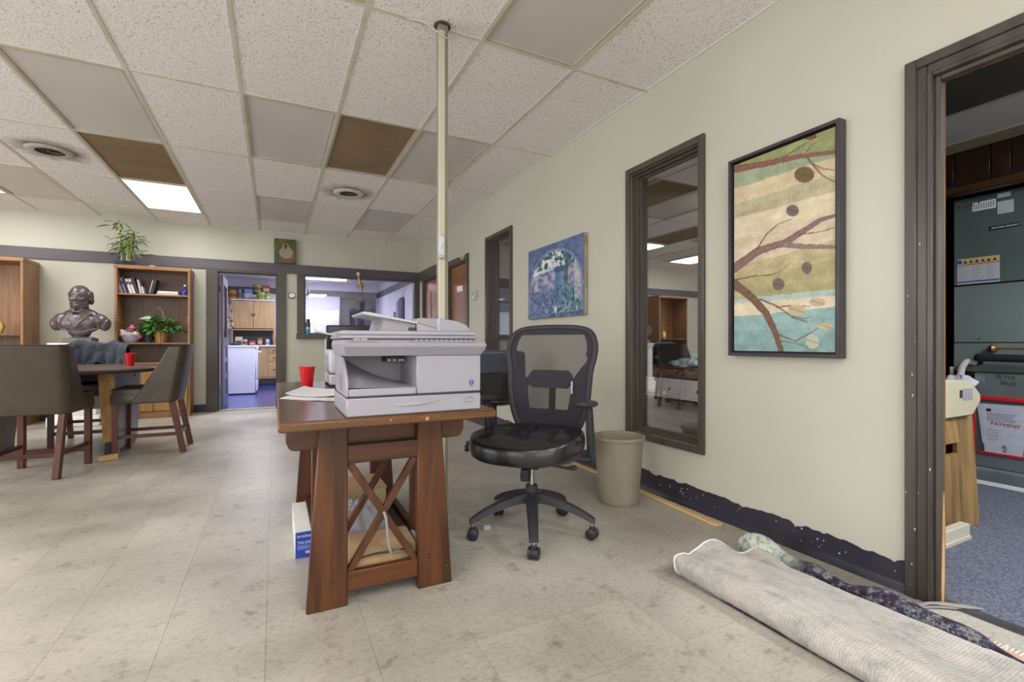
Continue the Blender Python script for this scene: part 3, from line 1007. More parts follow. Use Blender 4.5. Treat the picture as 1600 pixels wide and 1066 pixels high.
# ================================================================== FOREGROUND: DESK AND WHAT IS ON IT
DZ = .715
dk = thing('trestle_desk', 'long worn brown wooden trestle desk with X braced legs carrying the copier', 'desk', (.39, 2.5, 0), world=True)
bm = B()
bx(bm, .010, .775, 1.69, 3.46, DZ - .034, DZ - .003, .006)
tt = obj('tabletop', bm, M['desk_edge'], dk)
obj('top_veneer', bx(B(), .016, .769, 1.696, 3.454, DZ - .0032, DZ), M['desk_top'], tt)
random.seed(5)
for k in range(5):
    x = random.uniform(.03, .74)
    obj('chipped_spot', bx(B(), x, x + random.uniform(.004, .014), 1.6885, 1.6915, DZ - .022 + random.uniform(-.006, .012), DZ - .012, .001), mat('chip_tan', 'a98c62', rough=.7) if k == 0 else MATS['chip_tan'], tt)


def end_frame(y, t):
    a, b = y - t / 2, y + t / 2
    for s in (1, -1):
        X = lambda x: .374 + s * (x - .374)
        obj('leg', prism(B(), [(X(.101), 0), (X(.242), 0), (X(.244), DZ - .034), (X(.147), DZ - .034)], 'xz', a, b, .004), M['desk_z'], dk)
    obj('rail', bx(B(), .24, .507, a + .006, b - .006, .522, .592, .003), M['desk_x'], dk)
    obj('rail', bx(B(), .24, .507, a + .006, b - .006, .05, .12, .003), M['desk_x'], dk)


end_frame(1.868, .042)
end_frame(2.90, .042)
# crossed braces of the near frame and of the inner frame
for y, w in ((1.868, .026), (2.17, .026)):
    obj('cross_brace', bar(B(), (.250, y, .522), (.498, y, .118), .026, w, .002, up=(0, 1, 0)), M['desk_z'], dk)
    obj('cross_brace', bar(B(), (.498, y + .001, .522), (.250, y + .001, .118), .026, w - .004, .002, up=(0, 1, 0)), M['desk_z'], dk)
for x in (.165, .583):
    obj('inner_post', bx(B(), x - .026, x + .026, 2.15, 2.19, .06, DZ - .034, .003), M['desk_z'], dk)
obj('inner_rail', bx(B(), .19, .56, 2.155, 2.185, .06, .12, .003), M['desk_x'], dk)
obj('inner_rail', bx(B(), .19, .56, 2.155, 2.185, .522, .58, .003), M['desk_x'], dk)
for x in (.165, .583):
    obj('side_stretcher', bx(B(), x - .015, x + .015, 1.89, 2.88, .07, .125, .003), M['desk_y'], dk)
for y in (1.905, 2.86):   # bearers under the top, ends rounded off
    obj('bearer', prism(B(), [(.036, DZ - .034), (.036, .612), (.048, .586), (.066, .58), (.682, .58), (.70, .586), (.712, .612), (.712, DZ - .034)], 'xz', y - .017, y + .017, .003), M['desk_x'], dk)
obj('lower_shelf', bx(B(), .185, .563, 1.892, 2.875, .088, .104, .002), M['desk_y'], dk)
for s in (.05, .698):
    obj('side_apron', bx(B(), s - .012, s + .012, 1.93, 2.84, .60, DZ - .034, .003), M['desk_y'], dk)
for x, z in ((.183, .105), (.548, .125), (.590, .115), (.622, .072)):
    o = obj('bolt', lathe(B(), [(0, .006), (.006, .005), (.0085, .001), (.0085, -.002), (0, -.002)], n=12), mat('dull_brass_bolt', '5f4e30', rough=.4, metal=.7), dk)
    o.rotation_euler = (R(90), 0, 0)
    o.data.transform(Matrix.Translation(Vector(BASE[dk.name])))
    o.location = Vector((x, 1.8475, z)) - Vector(BASE[dk.name])

# ---- copier
cp = thing('copier', 'grey white desktop copier with document feeder on the near end of the desk', 'copier', (.465, 1.9, DZ), world=True)
yF, yR = 1.700, 2.06
G, G2 = M['grey_plastic'], M['grey_plastic2']
tr = obj('paper_tray', bx(B(), .218, .712, yF, yR, DZ + .001, .781, .005), G, cp)
bm = B()   # finger pull, its recess shade put in as a darker raised crescent
sheet(bm, lambda u, v: (.372 + .185 * u, yF - .0005 - .005 * math.sin(math.pi * u) * (1 - v), .752 + .012 * (u - .3) + (v - .5) * .011 * math.sin(math.pi * u)), 20, 3)
obj('tray_pull', bm, M['copier_panel'], tr)
bm = B()
bx(bm, .219, .711, yF + .003, yR, .781, .786)
obj('seam', bm, M['black'], cp)
# body: rear block, right block, left cheek, sloping output bed
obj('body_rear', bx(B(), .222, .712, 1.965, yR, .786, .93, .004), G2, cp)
obj('right_panel', bx(B(), .461, .712, yF, 1.965, .786, .926, .005), G, cp)
obj('left_cheek', prism(B(), [(yF + .002, .786), (1.97, .786), (1.97, .93), (1.90, .93), (1.80, .918), (yF + .05, .880), (yF + .01, .850), (yF + .002, .82)], 'yz', .2165, .226, .002), G, cp)


def bedz(u, v):
    e = (1 - u) ** 1.6
    sm = v * v * (3 - 2 * v)
    return .811 + .004 * (1 - u) + sm * (.10 * e + .006)


bm = B()
sheet(bm, lambda u, v: (.2265 + .2345 * u, yF + .012 + .25 * v, bedz(u, v)), 20, 12)
obj('output_bed', bm, G, cp)
obj('front_lip', bx(B(), .2262, .461, yF, yF + .014, .786, .812, .004), G, cp)
bm = B()
sheet(bm, lambda u, v: (.2265 + .2345 * u, 1.945 + .003 * v, .80 + .12 * v), 2, 2)
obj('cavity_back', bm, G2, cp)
es = obj('exit_slot', bx(B(), .385, .455, 1.86, 1.95, .898, .918), M['black'], cp)
for x in (.395, .415, .435, .448):
    obj('roller', cyl(B(), (x - .006, 1.857, .905), (x + .006, 1.857, .905), .006, n=10), M['white_plastic'], es)
# side vents
for k in range(7):
    obj('side_slot', bx(B(), .2158, .2168, 1.78 + k * .016, 1.787 + k * .016, .800, .86), M['copier_panel'], cp)
# scanner deck, flared
bm = B()
rings = [(.216, .712, yF, .926), (.208, .722, yF - .028, .958), (.207, .723, yF - .030, .966), (.209, .721, yF - .020, .972), (.212, .712, yF + .02, .982), (.212, .712, yF + .03, .983)]
prev = None
for (a, b, y, z) in rings:
    r = [bm.verts.new(p) for p in ((a, y, z), (b, y, z), (b, yR, z), (a, yR, z))]
    if prev:
        for k in range(4):
            bm.faces.new((prev[k], prev[(k + 1) % 4], r[(k + 1) % 4], r[k]))
    else:
        bm.faces.new(r[::-1])
    prev = r
bm.faces.new(prev)
sd = obj('scanner_deck', bm, G, cp, ang=20)
bm = B()
sheet(bm, lambda u, v: (.44 + .25 * u, yF - .017 + .036 * v, .9735 + .0095 * v), 1, 1)
obj('control_panel', bm, M['copier_panel'], sd)
for k in range(12):
    x = .455 + k * .019
    obj('button', bx(B(), x, x + .011, yF - .004, yF + .008, .9755, .9832, .002), M['grey_plastic'], sd)
bm = B()
sheet(bm, lambda u, v: (.225 + .10 * u, yF - .015 + .012 * v, .9742 + .0028 * v), 1, 1)
obj('red_stripe', bm, mat('red_print', 'b08a90', rough=.5), sd)
# lid
ld = obj('lid', bx(bx(B(), .203, .704, yF + .022, yR, .986, .998, .004), .205, .702, yF + .026, yR, .9985, 1.0145, .006, 2), G, cp)
bx_ = bx(B(), .24, .70, yF + .03, yR - .01, .982, .9865)
obj('lid_gap', bx_, M['black'], ld)
for x in (.245, .27):
    obj('hinge_tab', bx(B(), x, x + .022, yF + .0225, yF + .028, .9825, .9865, .001), M['white_plastic'], ld)
# document feeder
prof = [(.482, 1.0145), (.482, 1.052), (.492, 1.066), (.54, 1.064), (.565, 1.064), (.58, 1.066), (.64, 1.056), (.68, 1.042), (.695, 1.026), (.700, 1.0145)]
fd = obj('document_feeder', prism(B(), prof, 'xz', yF + .07, yR - .01, .003), G, cp)
obj('feeder_seam', bx(B(), .561, .569, yF + .0685, yF + .072, 1.017, 1.0655, .001), M['white_plastic'], fd)
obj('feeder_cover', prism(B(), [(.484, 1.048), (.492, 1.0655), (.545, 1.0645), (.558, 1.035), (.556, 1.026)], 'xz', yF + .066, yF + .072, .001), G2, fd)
tr2 = obj('feeder_tray', prism(B(), [(.279, 1.079), (.284, 1.084), (.31, 1.082), (.49, 1.05), (.49, 1.041), (.31, 1.073), (.288, 1.073)], 'xz', yF + .07, yR - .03, .002), M['white_plastic'], cp)
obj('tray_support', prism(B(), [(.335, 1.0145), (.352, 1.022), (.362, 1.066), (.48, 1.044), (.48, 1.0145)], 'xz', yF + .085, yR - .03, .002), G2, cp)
bm = B()
for k in range(8):
    bx(bm, .452 + k * .006, .456 + k * .006, yF + .082, yF + .086, 1.018, 1.030)
obj('feeder_rollers', bm, M['black'], cp)
obj('left_bracket', bar(B(), (.135, 1.83, 1.012), (.21, 1.83, .996), .02, .006, .002), M['white_plastic'], cp)
# marks
bm = lathe(B(), [(0, .0006), (.0095, .0006), (.0095, 0), (0, 0)], n=24)
bm.transform(Matrix.Translation((.673, yF - .0006, .821)) @ Matrix.Rotation(R(90), 4, 'X'))
em = obj('round_emblem', bm, M['label_blue'], cp)
text('emblem_letter', 'b', .015, M['white_plastic'], em, facing(.673, yF - .0012, .8215, '-y'))
text('emblem_caption', 'DIGITAL', .0058, M['ink_grey'], cp, facing(.673, yF - .0008, .806, '-y'))
text('tray_mark', 'WorkCentre', .0075, M['ink_grey'], tr, facing(.662, yF - .0008, .7475, '-y'), shear=.2)
bm = tube(B(), spline([(.645, yF - .0008, .755), (.664, yF - .0008, .766), (.682, yF - .0008, .757)], 5), .0007, 5)
obj('tray_arc', bm, M['label_blue'], tr)
# power lead looping at the copier's right side
single('copier_lead', tube(B(), spline([(.714, 2.0, .80), (.75, 1.98, .815), (.775, 1.95, .813), (.775, 1.94, .80), (.74, 1.96, .79), (.714, 1.98, .785)], 6), .004, 8), M['cable_white'], 'short white cable looping out at the right side of the copier', 'cable')

# ---- second printer, monitor
p2 = thing('laser_printer', 'smaller white laser printer standing behind the copier on the desk', 'printer', (.5, 3.1, DZ), world=True)
bd = obj('body', bx(B(), .285, .68, 2.95, 3.27, DZ + .075, .932, .022, 3), M['white_plastic'], p2)
obj('paper_tray', bx(B(), .287, .678, 2.95, 3.26, DZ + .012, DZ + .071, .006), M['white_plastic'], p2)
obj('front_panel', bx(B(), .33, .64, 2.944, 2.951, DZ + .09, .90, .004), M['grey_plastic'], p2)
obj('side_panel', bx(B(), .2815, .286, 2.99, 3.22, DZ + .085, .90, .002), M['grey_plastic'], p2)
obj('power_button', bx(B(), .2805, .284, 3.19, 3.205, .88, .905, .001), M['copier_panel'], p2)
for x in (.30, .66):
    for y in (2.97, 3.24):
        obj('foot', bx(B(), x - .012, x + .012, y - .012, y + .012, DZ, DZ + .012), M['black'], p2)
mo = thing('monitor', 'black flat monitor standing behind the white printer below the kitchen window', 'monitor', (.53, 3.37, DZ), world=True)
obj('screen_housing', bx(B(), .306, .76, 3.345, 3.385, .83, 1.09, .006), M['black'], mo)
obj('screen', bx(B(), .318, .748, 3.3435, 3.346, .845, 1.078), mat('dark_screen', '0d0e14', rough=.15), mo)
obj('stand', bx(B(), .49, .57, 3.36, 3.40, DZ + .012, .90, .004), M['black'], mo)
obj('stand_foot', bx(B(), .41, .65, 3.30, 3.44, DZ, DZ + .012, .004), M['black'], mo)
bm = B()
bx(bm, .300, .3055, 3.34, 3.39, .86, 1.0, .001)
obj('side_control', bm, M['silver_tape'], mo)


# ---- cups
def cup(loc, label, s=1):
    t = thing('plastic_cup', label, 'cup', loc, group=None)
    prof = [(.0, .001), (.030, .001), (.0305, .004), (.033, .03), (.034, .034), (.0365, .066), (.0378, .070), (.0398, .096), (.041, .100), (.0435, .116), (.0445, .1165)]
    obj('cup_body', lathe(B(), [(r * s, z * s) for r, z in prof], n=28), M['red'], t)
    obj('cup_rim', lathe(B(), [(.0425 * s, .1165 * s), (.0455 * s, .1165 * s), (.046 * s, .119 * s), (.044 * s, .1205 * s), (.0425 * s, .119 * s), (.0425 * s, .1165 * s)], n=28), M['red'], t)
    obj('cup_lining', lathe(B(), [(.0425 * s, .1185 * s), (.040 * s, .10 * s), (.034 * s, .05 * s), (.029 * s, .004 * s), (0, .004 * s)], n=28), M['cup_in'], t)
    return t


cup((.172, 3.03, DZ), 'red plastic cup on the trestle desk, to the left of the copier')

# ---- papers on the desk
def paper(name, pts, z, m, label, curl=0.0, seed=1, cat='paper'):
    a, b, c, d = [Vector((x, y, 0)) for x, y in pts]
    bm = B()
    def f(u, v):
        p = a.lerp(b, u).lerp(d.lerp(c, u), v)
        e = min(u, 1 - u, v, 1 - v)
        return (p.x, p.y, z + .0015 + curl * (abs(u - .5) * 2) ** 3 + .004 * abs(fbm(u * 2, v * 2, seed)))
    sheet(bm, f, 10, 10)
    r = bmesh.ops.extrude_face_region(bm, geom=bm.faces[:])
    bmesh.ops.translate(bm, verts=[v for v in r['geom'] if isinstance(v, bmesh.types.BMVert)], vec=(0, 0, .0012))
    o = single(name, bm, m, label, cat)
    return o


paper('loose_papers', [(.02, 2.40), (.24, 2.20), (.33, 2.50), (.12, 2.70)], DZ, M['paper'], 'white sheet lying nearest the copier, lowest of the loose papers', .002, 1)
paper('loose_papers', [(.045, 2.48), (.26, 2.30), (.36, 2.66), (.15, 2.86)], DZ + .006, M['paper'], 'white sheet with curled edges on top of the loose papers by the red cup', .012, 4)
paper('sticky_note', [(.19, 2.24), (.212, 2.22), (.222, 2.25), (.20, 2.27)], DZ + .0125, mat('yellow_note', 'c9c46a', rough=.7), 'small yellow note at the edge of the loose papers beside the copier', 0, 2, 'note')

# ---- things below the desk
bb = thing('toner_carton', 'blue and white toner carton on the floor left of the desk leg', 'box', (.17, 2.55, 0), world=True)
obj('carton', bx(B(), .085, .160, 2.355, 2.80, .002, .117), M['white'], bb)
fp = obj('front_print', bx(B(), .0845, .1605, 2.3535, 2.356, .0018, .1165), M['blue_box'], bb)
text('maker_name', 'brother', .0195, M['white'], fp, facing(.122, 2.3530, .098, '-y'))
text('model_code', 'TN-540', .0185, M['white'], fp, facing(.122, 2.3530, .068, '-y'))
for k in range(4):
    obj('small_print', bx(B(), .092, .152 - .012 * (k % 2), 2.353, 2.354, .054 - k * .005, .056 - k * .005), mat('pale_blue_ink', '9fb0e0', rough=.5) if k == 0 else MATS['pale_blue_ink'], fp)
obj('red_flash', bx(B(), .126, .152, 2.353, 2.354, .018, .030), mat('pink_label', 'd8b4c8', rough=.5), fp)
b2 = thing('cardboard_box', 'tan cardboard box on the desk shelf behind the crossed braces', 'box', (.43, 2.62, .104), world=True)
obj('carton', bx(B(), .30, .50, 2.42, 2.68, .104, .25, .002), M['cardboard'], b2)
obj('lid_flap', bx(B(), .296, .504, 2.416, 2.684, .25, .256, .001), M['cardboard_pale'], b2)
obj('tape_strip', bx(B(), .385, .43, 2.4185, 2.4195, .15, .25), mat('packing_tape', 'b7a07a', rough=.3), b2)
b3 = thing('flat_carton', 'opened pale cardboard carton lying flat on the desk shelf behind the near braces', 'box', (.37, 2.0, .104), world=True)
obj('carton', bx(B(), .20, .535, 1.905, 2.145, .105, .125, .002), M['cardboard_pale'], b3)
obj('carton_flap', prism(B(), [(1.905, .126), (2.145, .142), (2.145, .147), (1.905, .131)], 'yz', .21, .53), M['cardboard_pale'], b3)
b4 = thing('grey_parcel', 'small grey and black carton on the desk shelf beside the toner carton', 'box', (.26, 2.5, .104), world=True)
obj('carton', bx(B(), .215, .275, 2.40, 2.60, .16, .26, .002), mat('grey_carton', '8d8a90', '77747a', rough=.6), b4)
obj('dark_base', bx(B(), .213, .277, 2.398, 2.602, .105, .16, .002), M['black'], b4)
# crumpled clear plastic
bm = B()
sheet(bm, lambda u, v: (.22 + .27 * u, 2.22 + .2 * v, .185 + .03 * fbm(u * 5, v * 5, 3) + .04 * math.sin(math.pi * u) * math.sin(math.pi * v) + .02 * abs(fbm(u * 14, v * 14, 8)) - .08 * (max(0, abs(u - .5) - .36) + max(0, abs(v - .5) - .36)) / .14), 34, 26)
single('plastic_wrap', bm, M['plastic_bag'], 'crumpled clear plastic wrap under the desk in front of the cardboard box', 'plastic wrap', ang=20)
single('grey_lead', tube(B(), spline([(.372, 1.842, .33), (.380, 1.835, .30), (.388, 1.838, .22), (.40, 1.842, .17), (.43, 1.875, .155), (.475, 1.90, .14), (.50, 1.97, .142)], 8), .0055, 8), M['cable_grey'], 'grey power lead hanging over the crossing of the near desk braces', 'cable')
bm = tube(B(), spline([(.262, 1.915, .138), (.30, 1.92, .138), (.37, 1.93, .139), (.45, 1.92, .138), (.49, 1.95, .14)], 6), .0035, 6)
single('black_cord', bm, M['black'], 'thin black cord lying on the flat carton on the desk shelf', 'cable')
single('power_strip', bx(bx(B(), .54, .562, 1.93, 2.12, .105, .135, .005), .545, .557, 1.95, 2.10, .135, .138, .001), M['white_plastic'], 'white power strip on the desk shelf inside the near right leg', 'power strip')

# ---- steel post
ps = thing('steel_post', 'cream steel post running from floor to ceiling behind the desk', 'post', (.785, 2.40, 0), world=True)
obj('post', bx(B(), .762, .812, 2.376, 2.424, 0, CEIL + .002, .005, 2), M['olive'], ps)
obj('cable_channel', bx(B(), .758, .792, 2.366, 2.377, 0, CEIL - .04, .003), M['cream'], ps)
cs = lathe(B(), [(.03, CEIL - .006), (.043, CEIL - .004), (.043, CEIL + .002), (.03, CEIL + .002)], .787, 2.40, 20)
obj('post_collar', cs, mat('rusty_hole', '5a4a3a', rough=.9), ps)
sw = obj('switch_box', bx(B(), .752, .782, 2.345, 2.367, 1.405, 1.53, .004), M['white_plastic'], ps)
obj('switch_plate', bx(B(), .7545, .7795, 2.342, 2.3455, 1.42, 1.515, .001), M['silver_tape'], sw)
obj('switch_rocker', bx(B(), .762, .772, 2.338, 2.343, 1.452, 1.478, .001), M['white_plastic'], sw)
single('ceiling_wire', tube(B(), spline([(.60, 2.42, CEIL - .006), (.68, 2.39, CEIL - .015), (.74, 2.36, CEIL - .06), (.787, 2.352, CEIL - .085), (.83, 2.37, CEIL - .07), (.86, 2.40, CEIL - .03), (.90, 2.42, CEIL - .008)], 6), .003, 6), M['cable_white'], 'thin white wire looped round the top of the steel post at the ceiling', 'wire')

# ================================================================== OFFICE CHAIR
oc = thing('office_chair', 'black swivel office chair with mesh back and leather seat, beside the bin', 'chair', (1.182, 2.149, 0))
BKY = .235   # chair-local: faces +y; back at -y
RZ = R(220 - 90)
oc.rotation_euler = (0, 0, RZ)
# five arms with casters; world angles measured from the picture
for wa in (171, 243, 317, 27, 99):
    a = R(wa) - RZ
    d = Vector((math.cos(a), math.sin(a), 0)); s = Vector((-d.y, d.x, 0))
    bm = B()
    prof = [(.02, .185, .030, .045), (.08, .180, .030, .042), (.16, .160, .027, .036), (.24, .132, .024, .030), (.295, .105, .022, .026), (.322, .090, .020, .022)]
    prev = None
    for (r, z, w, h) in prof:
        q = [bm.verts.new(d * r + s * (sx * w) + Vector((0, 0, z + sz * h / 2))) for sx, sz in ((-1, -1), (1, -1), (.72, 1), (-.72, 1))]
        if prev:
            for k in range(4): bm.faces.new((prev[k], prev[(k + 1) % 4], q[(k + 1) % 4], q[k]))
        else: bm.faces.new(q[::-1])
        prev = q
    bm.faces.new(prev)
    leg = obj('base_arm', bm, M['black_soft'], oc, ang=30)
    c = d * .308
    ca = obj('caster', cyl(B(), c + Vector((0, 0, .05)), c + Vector((0, 0, .098)), .008, n=10), M['chrome'], oc)
    sd2 = (s * .8 + d * .25).normalized()
    for q in (-1, 1):
        m_ = c + Vector((0, 0, .028))
        bm = B()
        tube(bm, [m_ + sd2 * (q * .006), m_ + sd2 * (q * .009), m_ + sd2 * (q * .022), m_ + sd2 * (q * .026)], [.024, .028, .028, .022], 20)
        obj('wheel', bm, M['black'], ca)
    bm = B()
    tube(bm, [m_ + Vector((0, 0, .0)) - sd2 * .006, m_ + sd2 * .006], .024, 16)
    bx(bm, c.x - .012, c.x + .012, c.y - .012, c.y + .012, .045, .066, .004)
    obj('caster_hood', bm, M['black_soft'], ca)
obj('base_hub', lathe(B(), [(0, .155), (.045, .155), (.052, .17), (.048, .205), (.034, .212), (.030, .245), (0, .245)], n=24), M['black_soft'], oc)
obj('gas_lift', cyl(B(), (0, 0, .24), (0, 0, .34), .014, n=16), M['chrome'], oc)
# mechanism
me_ = obj('tilt_mechanism', bx(bx(B(), -.07, .07, -.13, .09, .345, .42, .01), -.035, .035, -.26, -.1, .35, .375, .006), M['black'], oc)
obj('tension_knob', lathe(B(), [(0, .285), (.024, .287), (.027, .31), (.022, .345), (0, .345)], 0, .085, 18), M['black_soft'], oc)
obj('seat_lever', tube(B(), spline([(-.05, 0, .355), (-.14, .01, .355), (-.20, .015, .352), (-.245, .01, .362)], 4), [.006] * 8 + [.008, .010, .012, .011, .004], 8), M['black_soft'], oc)
obj('tilt_lever', tube(B(), [(.05, .03, .36), (.17, .05, .362), (.21, .05, .362)], [.006, .006, .011], 8), M['black_soft'], oc)
# seat pan + cushion
def seat_outline(a, k=1.0):
    c, s = math.cos(a), math.sin(a)
    n = 3.0
    x = abs(c) ** (2 / n) * math.copysign(1, c) * .262
    y = abs(s) ** (2 / n) * math.copysign(1, s) * .25
    x *= 1 - .06 * (1 if y < 0 else 0) * abs(y) / .25
    return x * k, y * k + .01
bm = B()
def cush(u, v):
    a = 2 * math.pi * u
    # v: 0 bottom centre ... 1 top centre
    if v < .3: k, z = .90 + .06 * (v / .3), .405
    if v < .15: k, z = .95, .405
    elif v < .55:
        t = (v - .15) / .4 * math.pi
        k = .96 + .045 * math.sin(t); z = .4475 - .0425 * math.cos(t)
    else:
        t = (v - .55) / .45
        k = .96 * (1 - t) + .0001; z = .490 + .012 * math.sin(t * math.pi / 2) - .018 * (max(0, t - .35)) ** 1.2
    x, y = seat_outline(a, k)
    z -= .035 * max(0, (y - .10) / .16) ** 2
    if v > .55:
        z += .005 * fbm(x * 9, y * 9, 1) - .012 * math.exp(-(x / .012) ** 2) * (1 if abs(y) < .11 else 0) - .009 * math.exp(-((y + .02) / .012) ** 2) * (1 if abs(x) < .15 else 0)
    return (x, y, z)
sheet(bm, lambda u, v: (lambda p: (p[0] * 1.05, p[1] * 1.05 + .028, p[2] + .03))(cush(u, v)), 72, 44, True)
obj('seat', bm, M['leather_black'], oc, ang=60)
bm = B()
sheet(bm, lambda u, v: (*(lambda q: (q[0] * 1.05, q[1] * 1.05 + .028))(seat_outline(2 * math.pi * u, (.5 + .47 * min(1, v * 2)) if v < .5 else .97)), .418 + .02 * max(0, v - .5) * 2), 48, 4, True)
obj('seat_pan', bm, M['black_soft'], oc, ang=50)
# backrest: hourglass outline in (x, z), bent round the sitter
outl = [(0, 1.062), (-.15, 1.055), (-.225, 1.028), (-.256, .965), (-.255, .90), (-.238, .82), (-.232, .74), (-.225, .66), (-.205, .57), (-.17, .50), (-.10, .478), (0, .474)]
outl = outl + [(-x, z) for x, z in outl[-2:0:-1]]
ring2 = spline([(x, z, 0) for x, z in outl], 6, True)


def bend(x, z, d=0.0):
    t = (z - .50) / .57
    y = -BKY - .03 - .10 * t - .02 * math.sin(math.pi * t) * -1 + .42 * x * x + d
    if z < .72: y -= .0
    return Vector((x, y, z))


fr = [bend(p.x, p.y) for p in ring2]
bm = B()
n = len(fr)
rg = []
for i, p in enumerate(fr):
    d = (fr[(i + 1) % n] - fr[i - 1]).normalized()
    a = Vector((0, 1, 0)); a = (a - d * a.dot(d)).normalized(); u = d.cross(a)
    rg.append([bm.verts.new(p + a * (math.cos(t) * .014) + u * (math.sin(t) * .017)) for t in [2 * math.pi * k / 10 for k in range(10)]])
for i in range(n):
    for k in range(10):
        bm.faces.new((rg[i][k], rg[i][(k + 1) % 10], rg[(i + 1) % n][(k + 1) % 10], rg[(i + 1) % n][k]))
obj('back_frame', bm, M['black_soft'], oc, ang=60)
# piping highlight round the inner edge
# scanline half widths
def halfw(z):
    xs = []
    for i in range(n):
        a, b = ring2[i], ring2[(i + 1) % n]
        if (a.y - z) * (b.y - z) <= 0 and abs(a.y - b.y) > 1e-9:
            xs.append(a.x + (b.x - a.x) * (z - a.y) / (b.y - a.y))
    return max(xs) if xs else 0.0
def backsheet(x_of, z0, z1, nu, nv, dy):
    bm = B()
    def f(u, v):
        z = z0 + (z1 - z0) * v
        lo, hi = x_of(z)
        return bend(lo + (hi - lo) * u, z, dy)
    return sheet(bm, f, nu, nv)
obj('back_mesh', backsheet(lambda z: (-halfw(z) + .008, halfw(z) - .008), .482, 1.056, 16, 36, .002), M['mesh'], oc, ang=80)
# solid dark borders: sides, waist wedges and lower part
def border(s):
    def xo(z):
        h = halfw(z) - .006
        w = .030 + .012 * (1 if z > .9 else 0)
        if z < .86: w = .034 + .062 * min(1, max(0, (.86 - z) / .10))
        return (s * (h - w), s * h)
    return xo
for s in (-1, 1):
    obj('mesh_border', backsheet(border(s), .49, 1.045, 4, 50, .006), M['purple_mesh'], oc, ang=80)
obj('mesh_border', backsheet(lambda z: (-halfw(z) + .01, halfw(z) - .01), 1.018, 1.054, 14, 4, .007), M['purple_mesh'], oc, ang=80)
obj('mesh_border', backsheet(lambda z: (-halfw(z) + .01, halfw(z) - .01), .486, .600, 14, 8, .007), M['purple_mesh'], oc, ang=80)
bm = backsheet(lambda z: (-.135 + .02 * ((z - .765) / .04) ** 2, .135 - .02 * ((z - .765) / .04) ** 2), .715, .815, 14, 8, -.012)
lo_ = obj('lumbar_pad', bm, M['purple_mesh'], oc, ang=80)
lo_.modifiers.new('thick', 'SOLIDIFY').thickness = .014
obj('back_spine', tube(B(), spline([(0, -.16, .36), (0, -.265, .38), (0, -.31, .48), (0, -.325, .62), (0, -.335, .76)], 6), .02, 10), M['black_soft'], oc)
bm = B()
bx(bm, -.142, -.132, -.262, -.256, .69, .76, .002)
obj('lumbar_slider', bm, M['white_plastic'], oc)
# armrests (the sitter's left one shows; both are built)
for s in (-1, 1):
    ax = s * .285
    am = obj('armrest_post', prism(B(), [(-.135, .345), (-.095, .345), (-.07, .40), (-.025, .66), (-.08, .66), (-.15, .42)], 'yz', ax - .014, ax + .014, .006), M['black_soft'], oc)
    for z in (.50, .53, .56, .59):
        obj('height_hole', cyl(B(), (ax + s * .0145 - .002, -.085 + (z - .5) * .18, z), (ax + s * .0145 + .002, -.085 + (z - .5) * .18, z), .006, n=8), M['black'], am)
    obj('armrest_bracket', bar(B(), (s * .10, -.06, .385), (ax, -.095, .385), .06, .016, .003), M['black_soft'], oc)
    bm = B()
    def pad(u, v):
        a = 2 * math.pi * u
        c, q = math.cos(a), math.sin(a)
        k = math.sin(math.pi * min(1, max(0, v))) ** .35 if 0 < v < 1 else 0.0
        x = ax + k * .046 * abs(c) ** .7 * math.copysign(1, c)
        y = -.005 + k * .125 * abs(q) ** .7 * math.copysign(1, q)
        return (x, y, .672 + .016 * -math.cos(math.pi * v) + .010 * (y + .005) / .125)
    sheet(bm, pad, 28, 8, True)
    obj('armrest_pad', bm, M['black_soft'], oc, ang=60)

# ---- black executive chair behind it
ec = thing('executive_chair', 'black padded chair half hidden behind the mesh office chair and the copier', 'chair', (1.76, 3.90, 0), R(-14))
bm = B()
ell(bm, (0, .0, .47), (.25, .25, .055), seg=28, rings=14)
obj('seat', bm, M['leather_black'], ec, ang=60)
bm = B()
sheet(bm, lambda u, v: ((u - .5) * (.50 - .04 * v), -.24 - .05 * v + .16 * (u - .5) ** 2, .70 + .19 * v + .012 * math.cos((u - .5) * 3)), 16, 8)
lo_ = obj('back_upper_pad', bm, M['black_vinyl'], ec, ang=60)
md = lo_.modifiers.new('thick', 'SOLIDIFY'); md.thickness = .06
md = lo_.modifiers.new('round', 'BEVEL'); md.width = .016; md.segments = 3
bm = B()
sheet(bm, lambda u, v: ((u - .5) * .49, -.222 - .02 * v + .16 * (u - .5) ** 2, .47 + .24 * v), 16, 8)
lo_ = obj('back_lower_shell', bm, M['leather_black'], ec, ang=60)
md = lo_.modifiers.new('thick', 'SOLIDIFY'); md.thickness = .05
md = lo_.modifiers.new('round', 'BEVEL'); md.width = .012; md.segments = 2
for s in (-1, 1):
    obj('arm_loop', tube(B(), spline([(s * .25, -.20, .60), (s * .285, -.10, .645), (s * .285, .12, .64), (s * .28, .17, .58), (s * .25, .12, .46)], 6), .018, 10), M['black'], ec)
obj('gas_lift', cyl(B(), (0, 0, .10), (0, 0, .42), .026, n=16), M['black'], ec)
for k in range(5):
    a = R(72 * k + 20)
    d = Vector((math.cos(a), math.sin(a), 0))
    obj('base_arm', bar(B(), Vector((0, 0, .11)), d * .25 + Vector((0, 0, .075)), .05, .03, .006), M['black'], ec)
    c = d * .245
    obj('caster', cyl(B(), c + Vector((-.018, .0, .028)), c + Vector((.018, 0, .028)), .028, n=16), M['black'], ec)

